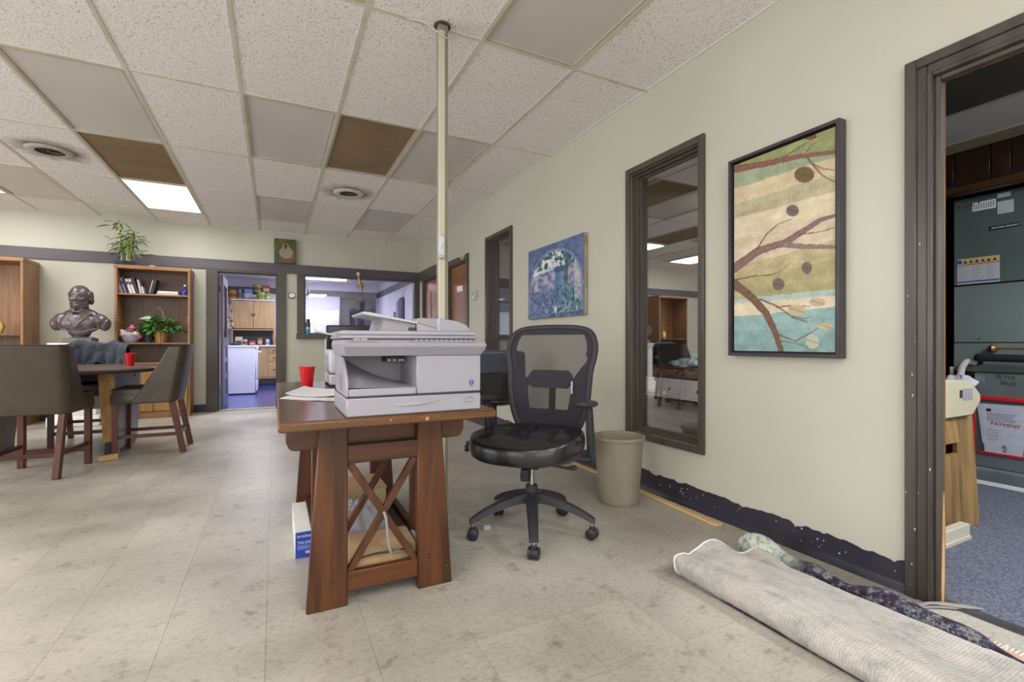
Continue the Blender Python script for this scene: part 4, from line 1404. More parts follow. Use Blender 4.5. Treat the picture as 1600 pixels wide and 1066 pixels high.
# ---- waste bin
wb = thing('waste_bin', 'tall round beige plastic waste bin against the right wall under the dark window', 'bin', (1.895, 2.335, 0))
obj('bin_wall', lathe(B(), [(0, .004), (.105, .004), (.112, 0), (.117, .006), (.120, .02), (.148, .375), (.150, .384), (.157, .386), (.160, .395), (.158, .404), (.152, .406), (.149, .398), (.145, .375), (.115, .02), (0, .016)], n=48), M['can'], wb)
obj('bin_drip', tube(B(), [(-.03, -.112, .008), (-.032, -.115, .0), (-.032, -.117, -.0)], .003, 6), M['cream'], wb)

# ---- cords on the floor by the chair, plug
single('thin_cord', tube(B(), spline([(.80, 2.46, .004), (.87, 2.52, .004), (.95, 2.58, .005), (.99, 2.50, .004), (.965, 2.40, .004), (.99, 2.33, .008), (.985, 2.29, .012)], 8), .0028, 6), M['cable_white'], 'thin white cord curled on the floor between the desk and the office chair', 'cable')
single('adapter_plug', bx(bx(B(), .965, 1.005, 2.262, 2.292, .001, .030, .004), .972, .998, 2.292, 2.306, .006, .024, .002), M['white_plastic'], 'small white adapter plug on the floor behind the left caster of the office chair', 'plug')
# ================================================================== RUG
rg_ = thing('folded_rug', 'large rug folded over, pale woven backing up, on the floor by the closet doorway', 'rug', (1.75, .7, 0), world=True)


def rug_top(u, v):
    """u across from the fold (camera side) to the rolled edge, v along the fold"""
    y = 1.445 - 1.75 * v
    far = max(0, 1 - v / .10)          # the far end lifts and ripples
    hump = .088 + .012 * math.sin(v * 9) - .02 * v
    # cross-section
    if u < .22:
        t = u / .22
        a = -math.pi / 2 + t * math.pi * .92
        x = 1.535 - .048 * math.cos(a) * 1.0
        z = hump / 2 + hump / 2 * math.sin(a)
    else:
        t = (u - .22) / .78
        x = 1.545 + t * (.395 - .02 * math.sin(v * 6))
        z = hump * (1 - .55 * t ** 1.3) + .018 * math.sin(t * 5 + v * 4) * t
    z += far * (.022 * math.sin(u * 14 + .6) * (u > .1) + .012)
    z += .005 * fbm(x * 6, y * 4, 2)
    # the flap opens out flat towards the camera end
    flat = max(0, min(1, (v - .38) / .45))
    if u > .3:
        z = z * (1 - .75 * flat * min(1, (u - .3) / .3)) + .006
        x += .05 * flat * (u - .3)
    x += .03 * (far * (u - .5))
    return (x, y + .03 * math.sin(u * 5) * far, max(.003, z))


bm = sheet(B(), rug_top, 44, 90)
r = bmesh.ops.extrude_face_region(bm, geom=bm.faces[:])
bmesh.ops.translate(bm, verts=[v for v in r['geom'] if isinstance(v, bmesh.types.BMVert)], vec=(.001, 0, -.004))
obj('rug_backing', bm, M['rug_back'], rg_, ang=60)
bm = tube(B(), [Vector(rug_top(u / 40, 0)) + Vector((0, .002, 0)) for u in range(41)], .0045, 6)
obj('bound_edge', bm, M['fringe'], rg_)
# lower layer, pile side up, curling up along the wall side as a soft roll that flattens towards the camera


def roll(u, v):
    y = 1.505 - 1.22 * v
    k = max(.02, (1 - v) ** .8)
    rad = (.036 + .010 * math.sin(v * 13 + 1) + .006 * math.sin(v * 31)) * (.55 + .45 * k) * (1 if v < .62 else max(.25, 1 - (v - .62) * 2))
    cx = 1.968 + .03 * v + .012 * math.sin(v * 7) + (.02 * v if v > .5 else 0)
    a = 2 * math.pi * u
    w = 1.25
    return (cx + rad * w * math.cos(a) + .003 * fbm(y * 20, a, 3), y, max(.003, rad * .92 + rad * math.sin(a) + .004 * fbm(y * 18, a, 5)))


obj('rolled_pile_edge', sheet(B(), roll, 22, 110, True), M['rug_pile'], rg_, ang=80)
bm = sheet(B(), lambda u, v: (1.50 + .52 * u, 1.435 - 1.74 * v, .004 + .003 * abs(fbm(u * 6, v * 9, 3))), 20, 40)
obj('lower_layer', bm, M['rug_pile'], rg_, ang=80)
# striped flat end with white fringe towards the camera
bm = sheet(B(), lambda u, v: (1.955 + .115 * u, .86 - 1.05 * v, .006 + .006 * math.sin(u * 3)), 6, 40)
obj('flat_border', bm, mat('striped_rug_end', 'c98a70', 'b9a894', rough=.95, scale=40, stretch=(3, .6, 1), coord='World'), rg_)
bm = B()
random.seed(4)
y = .90
while y > -.15:
    x0 = 2.03 + .03 * min(1, (.90 - y) * 1.6)
    bar(bm, (x0, y, .012), (x0 + random.uniform(.045, .06), y + random.uniform(.0, .012), .004), .0045, .003)
    y -= .0105
o = obj('fringe', bm, M['fringe'], rg_)
o['kind'] = 'stuff'
bm = tube(B(), [(1.95 + .045 * t + .01 * math.sin(t * 9), .95 - 1.1 * t, .026 - .012 * t) for t in [k / 20 for k in range(21)]], .006, 6)
obj('bound_edge', bm, M['fringe'], rg_)

single('floor_tape', prism(B(), [(-1.0, 7.60), (.40, 7.755), (.40, 7.775), (-1.0, 7.62)], 'xy', .0003, .0016), mat('yellow_floor_tape', 'b5a468', 'a3935c', rough=.6), 'thin faded yellow tape line on the floor in front of the kitchen doorway', 'tape')

# ================================================================== PICTURES
def painted(name, w, h, nu, nv, fn, parent, mx):
    """a canvas face with its print in the colour attribute; fn(s, t) gives sRGB 0-255, s left to right, t bottom to top"""
    bm = B()
    sheet(bm, lambda u, v: ((u - .5) * w, (v - .5) * h, 0), nu, nv)
    lay = bm.loops.layers.float_color.new('paint')
    cache = {}
    for f in bm.faces:
        for l in f.loops:
            c = l.vert.co
            key = (round(c.x, 5), round(c.y, 5))
            if key not in cache:
                cache[key] = lin(tuple(max(0, min(255, q)) for q in fn(c.x / w + .5, c.y / h + .5)))
            l[lay] = cache[key]
    bm.transform(mx)
    return obj(name, bm, M['paint'], parent, smooth=False)


def hexc(h):
    return tuple(int(h[i:i + 2], 16) for i in (0, 2, 4))


def mixc(a, b, t):
    t = max(0, min(1, t))
    return tuple(p + (q - p) * t for p, q in zip(a, b))


def seg_d(px, py, pts):
    """distance to a polyline and the parameter 0..1 along it"""
    best = (1e9, 0)
    n = len(pts) - 1
    for i in range(n):
        ax, ay = pts[i]; bx2, by = pts[i + 1]
        dx, dy = bx2 - ax, by - ay
        t = max(0, min(1, ((px - ax) * dx + (py - ay) * dy) / (dx * dx + dy * dy + 1e-9)))
        d = math.hypot(px - ax - t * dx, py - ay - t * dy)
        if d < best[0]: best = (d, (i + t) / n)
    return best


# 1: branch painting
bp_ = thing('branch_painting', 'large tall framed painting of bare branches over green, tan and teal bands', 'painting', (XR, 1.475, .90), world=True)
py0, py1, pz0, pz1 = 1.195, 1.752, .905, 1.93
for b in ((py0, py0 + .016, pz0, pz1), (py1 - .016, py1, pz0, pz1), (py0 + .016, py1 - .016, pz0, pz0 + .016), (py0 + .016, py1 - .016, pz1 - .016, pz1)):
    obj('frame_bar', bx(B(), XR - .052, XR - .004, *b, .0015), M['pic_frame'], bp_)
obj('frame_back', bx(B(), XR - .012, XR - .001, py0 + .01, py1 - .01, pz0 + .01, pz1 - .01), M['canvas_edge'], bp_)
obj('canvas_block', bx(B(), XR - .036, XR - .012, py0 + .026, py1 - .026, pz0 + .026, pz1 - .026), M['canvas_edge'], bp_)
dL, dR = 2.546, 2.05


BANDS = [(215, 165, '8c9455'), (305, 192, '93a27c'), (370, 260, 'ccb48a'), (432, 330, 'b3a67c'), (520, 395, 'd2bf98'), (640, 520, 'cdb795'), (700, 600, 'b7a472'), (772, 730, 'a69c62'), (788, 757, '9fb8b4'), (842, 800, 'd8c4a0'), (900, 880, '84aaa8'), (1000, 1000, '76a09c')]
BR = [([(88, 225), (200, 210), (330, 185), (490, 168)], 15, 8, '6e4a3c'),
      ([(88, 640), (180, 570), (290, 535), (360, 490), (430, 445), (490, 428)], 18, 7, '6e5652'),
      ([(285, 545), (360, 553), (490, 556)], 12, 8, '75605e'),
      ([(88, 705), (160, 765), (215, 830), (250, 910), (275, 990)], 18, 10, '604636')]
TW = [([(280, 185), (330, 155), (385, 122)], 3), ([(370, 170), (395, 140), (420, 122)], 2), ([(375, 185), (400, 220), (440, 265), (486, 290)], 4.5), ([(400, 215), (440, 236), (486, 242)], 3),
      ([(178, 560), (215, 500), (260, 460), (312, 440)], 3), ([(345, 503), (420, 495), (486, 478)], 3), ([(190, 770), (260, 800), (320, 845), (376, 862)], 4), ([(255, 803), (300, 797), (390, 798)], 3),
      ([(320, 840), (365, 850), (400, 838)], 2), ([(88, 690), (160, 675), (235, 668)], 3.5), ([(230, 668), (270, 655), (312, 618)], 1.5), ([(260, 915), (330, 942), (420, 888)], 3), ([(262, 940), (330, 950), (380, 965)], 2)]
LV = [(365, 258, 40, 33, '6a5236'), (318, 405, 25, 24, '6b5a58'), (375, 641, 21, 25, '6a5a50'), (262, 708, 24, 26, '6a5b50'), (388, 103, 28, 14, '6f4834'), (336, 815, 36, 21, 'b7a482'), (418, 782, 33, 18, 'b5a488'), (450, 880, 32, 11, 'c2a878'), (398, 942, 28, 30, 'aeb398')]


def branch_art(s, t):
    # image x grows faster on the near (right) side: s = q dL / (dR + (dL - dR) q)
    q = s * dR / (dL - (dL - dR) * s)
    x = 88 + 402 * q
    yt = 210 - 145 * q
    y = yt + (1 - t) * (985 - yt)
    wob = 5 * fbm(s * 2, t * 5, 1) + 2 * fbm(s * 9, t * 20, 2)
    c = hexc(BANDS[-1][2])
    prev = hexc(BANDS[0][2])
    for a, b, h in BANDS:
        yb = a + (b - a) * q
        if y + wob < yb:
            c = hexc(h)
            e = (yb - (y + wob)) / 6
            break
    n = fbm(s * 7, t * 16, 4) * 16 + fbm(s * 40, t * 70, 5) * 9 + fbm(s * 2, t * 22, 6) * 9
    g_ = sum(c) / 3
    c = tuple((v * .74 + g_ * .26) * 1.0 + n for v in c)
    for pts, w0, w1, h in BR:
        d, k = seg_d(x, y, pts)
        w = w0 + (w1 - w0) * k + 2 * fbm(x * .05, y * .05, 7)
        if d < w:
            c = mixc(hexc(h), tuple(v * 1.35 for v in hexc(h)), .5 + .5 * fbm(x * .08, y * .08, 3) - .4 * d / w)
    for pts, w in TW:
        d, k = seg_d(x, y, pts)
        if d < w * (1 - .5 * k):
            c = mixc(c, hexc('5d4638'), .85)
    for lx_, ly_, a, b, h in LV:
        e = ((x - lx_) / a) ** 2 + ((y - ly_) / b) ** 2
        if e < 1:
            f = 1 - .25 * (abs((y - ly_) - .3 * (x - lx_)) < 2)
            c = tuple(v * f + 8 * fbm(x * .1, y * .1, 9) for v in hexc(h))
    return c


painted('canvas_print', py1 - py0 - .052, pz1 - pz0 - .052, 160, 288, branch_art, bp_, facing(XR - .0365, (py0 + py1) / 2, (pz0 + pz1) / 2, '-x'))

# 2: blue landscape through an arch
lp = thing('arch_painting', 'unframed blue toned canvas of a vine hung arch over a hillside garden', 'painting', (XR, 3.54, 1.19), world=True)
ly_0, ly_1, lz0, lz1 = 3.085, 4.0, 1.195, 1.838
obj('canvas_block', bx(B(), XR - .034, XR - .002, ly_0, ly_1, lz0, lz1, .002), mat('canvas_side', 'a89a84', '8d7d66', rough=.7, scale=12), lp)


def arch_art(s, t):
    n = fbm(s * 9, t * 9, 1)
    n2 = fbm(s * 15, t * 15, 2)
    n3 = fbm(s * 34, t * 26, 3)
    blue = hexc('4a5880')
    # arch opening
    ax, ay = (s - .5) / .45, (t - .42) / .47
    ins = (t < .42 and abs(s - .5) < .45 and t > .05) or (t >= .42 and ax * ax + ay * ay < 1)
    rim = ax * ax + ay * ay if t >= .42 else (ax * ax)
    if not ins:
        c = mixc(blue, hexc('64729a'), .5 + n)
        if .98 < rim < 1.14: c = mixc(c, hexc('8d98b4'), .6)
        if t < .06: c = mixc(hexc('3c4a6a'), hexc('6a84a0'), .5 + n2)
    else:
        hill = .60 + .10 * s + .03 * fbm(s * 5, 3, 1)
        if t > hill:
            c = mixc(hexc('c6cad4'), hexc('dfe0e2'), (t - hill) * 3 + n)
        else:
            c = mixc(hexc('55648e'), hexc('98a0bc'), .45 + .8 * n + .3 * n2)
            if n2 > .12 and t > .25: c = mixc(c, hexc('c8aeb0'), .6)
        if t < .38:
            c = mixc(c, hexc('3a4c74'), .55 + n2)
            if n3 > .1: c = mixc(c, hexc('7e92b8'), .6)
        if t < .16 and .5 + .06 * n < s < .9: c = hexc('d5d2c8') if n2 > -.1 else c
        # tower with a cap
        if .53 < s < .66 and .2 < t < .64: c = mixc(hexc('44608e'), hexc('7c94b8'), (s - .53) * 6 + n2 * .4)
        if .51 < s < .68 and .60 < t < .67: c = hexc('3c527c')
        # tree on the right and vines
        if abs(s - .74 - .03 * math.sin(t * 9)) < .035 + .02 * (t > .7) and t > .42: c = mixc(hexc('2f4a58'), hexc('56787e'), .5 + n2)
        vine = ax * ax + ay * ay
        if t > .66 and n2 * .9 + .42 * (vine - .35) + .10 > .26 and s < .86: c = mixc(hexc('22404a'), hexc('4e7a84'), .5 + n3 * 1.4)
        if s > .55 and t < .42 and n2 > -.02: c = mixc(hexc('254a58'), hexc('5f9a9a'), .4 + n3)
        if s > .85 and t > .2: c = mixc(c, hexc('c8c0bc'), .5)
    return tuple(v + n3 * 12 for v in c)


painted('canvas_print', ly_1 - ly_0, lz1 - lz0, 140, 120, arch_art, lp, facing(XR - .0345, (ly_0 + ly_1) / 2, (lz0 + lz1) / 2, '-x'))

# 3: little hen picture standing on the trim
hp = thing('hen_picture', 'small picture of a white hen on green, standing above the kitchen door trim', 'picture', (.145, 7.90, 2.16), world=True)
obj('picture_block', bx(B(), -.003, .290, 7.885, 7.92, 2.162, 2.525, .003), mat('green_picture_side', '3f4a24', '2f381c', rough=.6), hp)


def hen_art(s, t):
    c = mixc(hexc('4a5526'), hexc('8a8f3c'), .5 + fbm(s * 3, t * 3, 2) * .8)
    if t < .3 and s < .35: c = mixc(c, hexc('5f7a70'), .6)
    def e(x, y, a, b): return ((s - x) / a) ** 2 + ((t - y) / b) ** 2 < 1
    if e(.55, .44, .33, .25) or e(.54, .66, .17, .18): c = mixc(hexc('dcc8b4'), hexc('c8ae96'), .5 + fbm(s * 22, t * 22, 4) * 1.5)
    if e(.53, .72, .085, .07) or e(.53, .63, .04, .05) or e(.53, .82, .05, .03): c = hexc('8d2c1e')
    if t < .22 and (abs(s - .45) < .04 or abs(s - .68) < .04 or (t < .19 and abs(s - .56) < .22 and fbm(s * 20, t * 20, 1) > 0)): c = hexc('a8643c')
    return tuple(v * .72 for v in c)


painted('picture_print', .285, .355, 40, 48, hen_art, hp, facing(.1435, 7.8845, 2.3435, '-y'))

# ---- thermostats
t = thing('round_thermostat', 'small round chrome rimmed thermostat between the kitchen door and window', 'thermostat', (.232, YB, 1.69), world=True)
bm = lathe(B(), [(0, .022), (.030, .022), (.034, .016), (.036, 0), (0, 0)], n=28)
bm.transform(Matrix.Translation((.232, YB, 1.69)) @ Matrix.Rotation(R(90), 4, 'X'))
obj('thermostat_cover', bm, M['white'], t)
bm = lathe(B(), [(.034, 0), (.050, 0), (.050, .012), (.044, .018), (.034, .016)], n=28)
bm.transform(Matrix.Translation((.232, YB, 1.69)) @ Matrix.Rotation(R(90), 4, 'X'))
obj('chrome_rim', bm, M['chrome'], t)
t = thing('wall_thermostat', 'small white square thermostat on the right wall beside the narrow far window', 'thermostat', (XR, 5.42, 1.5), world=True)
obj('thermostat_body', bx(B(), XR - .028, XR, 5.365, 5.475, 1.50, 1.61, .008, 2), M['white_plastic'], t)
obj('thermostat_dial', cyl(B(), (XR - .031, 5.44, 1.57), (XR - .027, 5.44, 1.57), .012, n=14), M['black'], t)

# ================================================================== LEFT: TABLE, COUNTER CHAIRS
def counter_chair(label):
    t = thing('counter_chair', label, 'chair', (0, 0, 0), group='brown leather counter chairs')
    # faces +y; seat .47 wide
    st = bx(B(), -.235, .235, -.20, .235, .455, .585, .02, 3)
    obj('seat', st, M['leather_seat'], t)
    obj('seat_skirt', bx(B(), -.238, .238, -.19, .238, .452, .53, .012, 2), M['brown_leather'], t)
    bm = B()

    def shellf(u, v):
        # plan: U shape from left wing tip round the back to the right wing tip
        a = (u - .5) * 2
        lean = .085 * v
        w = .248 + .012 * v
        top = .955 - .012 * a * a
        wing = .27 - .20 * v ** .8          # how far forward the wing runs at this height
        s = abs(a)
        if s < .62:
            x = w * math.sin(s / .62 * math.pi / 2) ** .8
            y = -.235 - lean + .075 * (1 - math.cos(s / .62 * math.pi / 2)) ** 1.5
        else:
            q = (s - .62) / .38
            x = w
            y = -.235 - lean + .075 + q * (wing)
        x = math.copysign(x, a)
        z = .455 + (top - .455) * v
        return (x, y, z)
    sheet(bm, shellf, 36, 14)
    o = obj('backrest', bm, M['brown_leather'], t, ang=60)
    md = o.modifiers.new('thick', 'SOLIDIFY'); md.thickness = .042; md.offset = -1
    md = o.modifiers.new('round', 'BEVEL'); md.width = .012; md.segments = 2
    bm = tube(B(), [Vector(shellf(k / 40, 1)) + Vector((0, 0, .002)) for k in range(41)], .004, 6)
    obj('piping', bm, M['leather_seat'], o)
    for sx in (-1, 1):
        bm = B()
        bar(bm, (sx * .205, .205, 0), (sx * .205, .205, .456), .042, .042, .003)
        obj('leg', bm, M['cherry'], t)
        bm = B()
        bar(bm, (sx * .200, -.275, 0), (sx * .205, -.19, .456), .040, .046, .003, up=(0, 1, 0))
        obj('leg', bm, M['cherry'], t)
        obj('side_rail', bar(B(), (sx * .203, -.24, .17), (sx * .205, .19, .17), .018, .03, .002), M['cherry_x'], t)
    obj('front_rail', bar(B(), (-.19, .205, .12), (.19, .205, .12), .018, .034, .002), M['cherry_x'], t)
    obj('back_rail', bar(B(), (-.19, -.245, .17), (.19, -.245, .17), .018, .03, .002), M['cherry_x'], t)
    return t


c2 = counter_chair('brown leather counter chair seen from the side at the right of the round table')
c2.location = (-1.0, 5.32, 0)
c2.rotation_euler = (0, 0, R(90))
c1 = dup(c2, (-1.565, 4.78, 0), R(-5), 'brown leather counter chair with its back to us, nearest at the left edge', 'brown leather counter chairs')
c3 = dup(c2, (-1.66, 6.10, 0), R(180), 'brown leather counter chair behind the round table with a jacket over its back', 'brown leather counter chairs')

tb = thing('round_table', 'round brown topped table on wide slab legs, at the left among the leather chairs', 'table', (-1.75, 5.52, 0), world=True)
TZ = .755
obj('tabletop', lathe(B(), [(0, TZ - .012), (.765, TZ - .012), (.768, TZ - .004), (.763, TZ), (0, TZ)], -1.69, 5.52, 56), M['table_top'], tb)
obj('table_edge', lathe(B(), [(0, TZ - .036), (.75, TZ - .036), (.775, TZ - .030), (.78, TZ - .018), (.775, TZ - .008), (.765, TZ - .006), (.70, TZ - .013), (0, TZ - .013)], -1.69, 5.52, 56), M['table_edge'], tb)
for x0, x1, in ((-1.32, -1.21), (-2.21, -2.10)):
    xm = (x0 + x1) / 2
    sl = obj('slab_leg', prism(B(), [(5.10, TZ - .036), (6.0, TZ - .036), (5.92, .30), (5.86, .05), (5.26, .05), (5.20, .30)], 'yz', x0, x1, .002), M['slab_side'], tb)
    obj('slab_edge', prism(B(), [(5.095, TZ - .036), (5.101, TZ - .036), (5.201, .30), (5.261, .055), (5.255, .055), (5.195, .30)], 'yz', x0 + .002, x1 - .002), M['slab_edge'], sl)
    obj('slab_bolt', cyl(B(), (x1 - .001, 5.75, .66), (x1 + .006, 5.75, .66), .014, n=12), M['black'], sl)
    obj('levelling_foot', bx(B(), x0 + .02, x1 - .02, 5.20, 5.32, .012, .115, .004), M['black'], tb)
    obj('levelling_foot', bx(B(), x0 + .02, x1 - .02, 5.80, 5.92, .002, .06, .004), M['black'], tb)
obj('table_beam', bx(B(), -2.10, -1.32, 5.50, 5.58, .38, .50, .004), M['slab_side'], tb)
# wooden shim under the slab foot
bm = prism(B(), [(-1.30, 5.03), (-1.28, 5.00), (-1.17, 5.05), (-1.18, 5.09), (-1.21, 5.10)], 'xy', .001, .042, .002)
single('wood_block', bm, M['pine'], 'short pale wooden shim block on the floor at the foot of the round table', 'wood block')
cup((-1.235, 5.72, TZ), 'red plastic cup near the right rim of the round table, in front of the bookcase')

# jacket over the far chair
bm = B()


def jac(u, v):
    """v: 0 hem on the table side ... 1 hem behind the chair; the cloth hugs the curved back"""
    a = (u - .5) * 2
    x = -1.66 + .292 * a
    curve = -.13 * abs(a) ** 2.6                     # the chair back wraps round towards the table
    fold = .020 * math.sin(a * 6 + v * 7) + .016 * math.sin(a * 13 - v * 11 + 1) + .012 * fbm(a * 4, v * 6, 2)
    hem = .05 * math.sin(a * 5 + 1) + .03 * math.sin(a * 11)
    if v < .46:
        t_ = v / .46
        y = 6.315 + .015 * t_ + curve
        z = .70 + hem * (1 - t_) + .262 * t_
        y -= .03 * (1 - t_) + abs(fold) * (1 - .5 * t_)
    elif v < .6:
        t_ = (v - .46) / .14
        y = 6.33 + .10 * t_ + curve
        z = .962 + .018 * math.sin(math.pi * t_) + .6 * fold * math.sin(math.pi * t_)
    else:
        t_ = (v - .6) / .4
        y = 6.43 + .03 * t_ + curve + .5 * abs(fold)
        z = .962 - (.40 + hem) * t_
    z -= .045 * abs(a) ** 4
    return (x, y, z)


sheet(bm, jac, 60, 50)
jk = single('jacket', bm, M['denim'], 'dark blue grey fleece jacket draped over the far leather chair', 'jacket', ang=80)
md = jk.modifiers.new('thick', 'SOLIDIFY'); md.thickness = .01; md.offset = 1

# ================================================================== BOOKCASES AND WHAT IS ON THEM
def bookcase(label, x0, x1, yf, shelves, door_top, glass=False):
    yb = YB - .02
    H = 1.965
    t = thing('bookcase', label, 'bookcase', ((x0 + x1) / 2, (yf + yb) / 2, 0), world=True)
    obj('side_panel', bx(B(), x0, x0 + .025, yf, yb, 0, H - .02, .002), M['oak'], t)
    obj('side_panel', bx(B(), x1 - .025, x1, yf, yb, 0, H - .02, .002), M['oak'], t)
    obj('top_board', bx(B(), x0 - .006, x1 + .006, yf - .008, yb, H - .045, H, .004), M['oak_x'], t)
    obj('back_panel', bx(B(), x0 + .02, x1 - .02, yb - .012, yb - .004, .05, H - .03), M['oak'] if glass else M['oak_dark'], t)  # brighter-lit back of the left case put in as lighter oak
    obj('plinth', bx(B(), x0 + .004, x1 - .004, yf + .01, yf + .03, 0, .085, .002), M['oak_x'], t)
    for z in shelves:
        obj('shelf', bx(B(), x0 + .025, x1 - .025, yf + .012, yb - .012, z - .022, z, .003), M['oak_x'], t)
    if glass:
        obj('glass_shelf', bx(B(), x0 + .026, x1 - .026, yf + .03, yb - .014, 1.052, 1.06), mat('smoked_glass_shelf', '2a2a30', rough=.1), t)
    obj('cabinet_top', bx(B(), x0 + .025, x1 - .025, yf + .006, yb - .012, door_top, door_top + .022, .002), M['oak_x'], t)
    xm = (x0 + x1) / 2
    for a, b, kx in ((x0 + .028, xm - .002, xm - .09), (xm + .002, x1 - .028, xm + .09)):
        d = obj('cabinet_door', bx(B(), a, b, yf, yf + .02, .09, door_top - .004, .003), M['oak_door'], t)
        bm = lathe(B(), [(.010, -.001), (.021, .004), (.026, .001), (.028, -.004), (.016, -.004), (.010, -.001)], n=20, sx=.75, sy=1.6)
        bm.transform(Matrix.Translation((kx, yf - .003, door_top - .10)) @ Matrix.Rotation(R(90), 4, 'X'))
        obj('pull_ring', bm, M['brass'], d)
    for z in (1.30, 1.26):
        for x in (x0 + .028, x1 - .028):
            obj('shelf_pin', cyl(B(), (x - .006, yf + .05, z), (x + .006, yf + .05, z), .006, n=8), M['chrome'], t)
    return t


bookcase('oak bookcase with books, plants and two small doors, left of the kitchen door', -1.80, -1.005, 7.60, (1.608, .978), .70)
bookcase('oak bookcase at the far left edge, beside the bust', -3.42, -2.615, 7.50, (.905,), .60, True)

# books on the top shelf (leaning row), flat pile, bottle
random.seed(9)
xs = -1.745
sp = [(.032, .205, .16, 0), (.022, .21, .16, 0), (.018, .235, .17, 1), (.026, .20, .15, 2), (.030, .20, .15, 2), (.022, .225, .17, 3), (.02, .19, .15, 4), (.016, .10, .12, 2)]
colnames = ['mauve', 'mauve', 'dark', 'pale', 'pale', 'plum', 'grey', 'small pale']
BL = ['mauve spined book at the left end of the top shelf, leaning left', 'second mauve book from the left on the top shelf', 'tall dark book, third from the left on the top shelf', 'pale book just right of the tall dark one on the shelf',
      'thick pale book in the middle of the leaning row on the shelf', 'tall plum book right of the two pale books on the shelf', 'grey book next to the gap in the shelf row', 'small short pale book standing before the wide dark book']
for k, (w, h, dp, cc) in enumerate(sp):
    t = thing('book', BL[k], 'book', (xs, 7.70, 1.608), group='books on the top shelf')
    t.rotation_euler = (0, R(-16 if k < 6 else -10), 0)
    c = BOOK[(cc * 2 + k) % 3 + (0 if cc < 3 else 3)] if False else BOOK[[0, 0, 1, 2, 7, 3, 4, 2][k]]
    obj('cover', bx(bx(bx(B(), -w / 2, -w / 2 + .003, 0, dp, 0, h), w / 2 - .003, w / 2, 0, dp, 0, h), -w / 2, w / 2, -.002, .002, 0, h, .001), c, t)
    obj('pages', bx(B(), -w / 2 + .003, w / 2 - .003, .002, dp - .004, .003, h - .003), M['paper'], t)
    if k in (0, 1, 3, 4):
        obj('spine_band', bx(B(), -w / 2 + .002, w / 2 - .002, -.003, -.0015, h * .62, h * .80), BOOK[1], t)
    xs += w / math.cos(R(16)) + .006
t = thing('book', 'wide black book standing open backed at the right of the leaning row', 'book', (-1.455, 7.68, 1.608), group='books on the top shelf')
t.rotation_euler = (0, R(12), 0)
obj('cover', bx(B(), -.012, .035, 0, .17, 0, .205, .003), BOOK[8], t)
obj('spine_band', bx(B(), -.010, -.004, -.002, .002, .02, .19), M['silver_tape'], t)
x = -1.38
for k, (w, h, m, lab) in enumerate(((.245, .020, BOOK[6], 'dark slim book lying flat, lowest of the pair beside the blue bottle'), (.225, .026, BOOK[4], 'grey blue book lying flat on the dark one beside the blue bottle'))):
    z = 1.608 + sum((.0, .021)[:k + 1])
    t = thing('book', lab, 'book', (x + .12, 7.72, z), R(3 * k), group='books on the top shelf')
    obj('cover', bx(bx(B(), -w / 2, w / 2, -.08, .08, 0, .003), -w / 2, w / 2, -.08, .08, h - .003, h), m, t)
    obj('pages', bx(B(), -w / 2 + .004, w / 2 - .004, -.076, .076, .003, h - .003), M['paper'], t)
t = thing('bottle', 'small cobalt blue bottle at the right end of the top shelf', 'bottle', (-1.075, 7.70, 1.608))
cb = mat('cobalt_glass', '23288c', '1c2078', rough=.12)
obj('bottle_body', lathe(B(), [(0, 0), (.045, 0), (.048, .008), (.048, .055), (.040, .068), (.016, .078), (.013, .11), (.016, .112), (.016, .118), (0, .118)], n=24), cb, t)
obj('stopper', lathe(B(), [(0, .118), (.010, .118), (.016, .13), (.012, .145), (0, .148)], n=16), M['silver_tape'], t)


# plants: leaves are separate objects sharing a few meshes
def leaf_mesh(name, L, Wd, m, droop=.25, fold=.2, n=5):
    bm = B()
    rows = []
    for k in range(n + 1):
        t = k / n
        w = Wd * math.sin(math.pi * min(1, t * .96 + .02)) ** .8 * (1 - .25 * t)
        if k == n: w = .0
        y = L * t
        z = -droop * L * t * t
        if w < 1e-4:
            rows.append([bm.verts.new((0, y, z))])
        else:
            rows.append([bm.verts.new((-w / 2, y, z + fold * w * .5)), bm.verts.new((0, y, z)), bm.verts.new((w / 2, y, z + fold * w * .5))])
    for a, b in zip(rows, rows[1:]):
        if len(b) == 3 and len(a) == 3:
            bm.faces.new((a[0], a[1], b[1], b[0])); bm.faces.new((a[1], a[2], b[2], b[1]))
        elif len(a) == 3:
            bm.faces.new((a[0], a[1], b[0])); bm.faces.new((a[1], a[2], b[0]))
    me = bpy.data.meshes.new(name)
    for f in bm.faces: f.smooth = True
    bm.to_mesh(me); bm.free()
    me.materials.append(m)
    return me


def put_leaf(me, p, az, el, roll, s, parent, name='leaf'):
    o = bpy.data.objects.new(name, me)
    COL.objects.link(o)
    o.parent = parent
    o.location = p
    o.rotation_euler = (Matrix.Rotation(az, 4, 'Z') @ Matrix.Rotation(el, 4, 'X') @ Matrix.Rotation(roll, 4, 'Y')).to_euler()
    o.scale = (s, s, s)
    return o


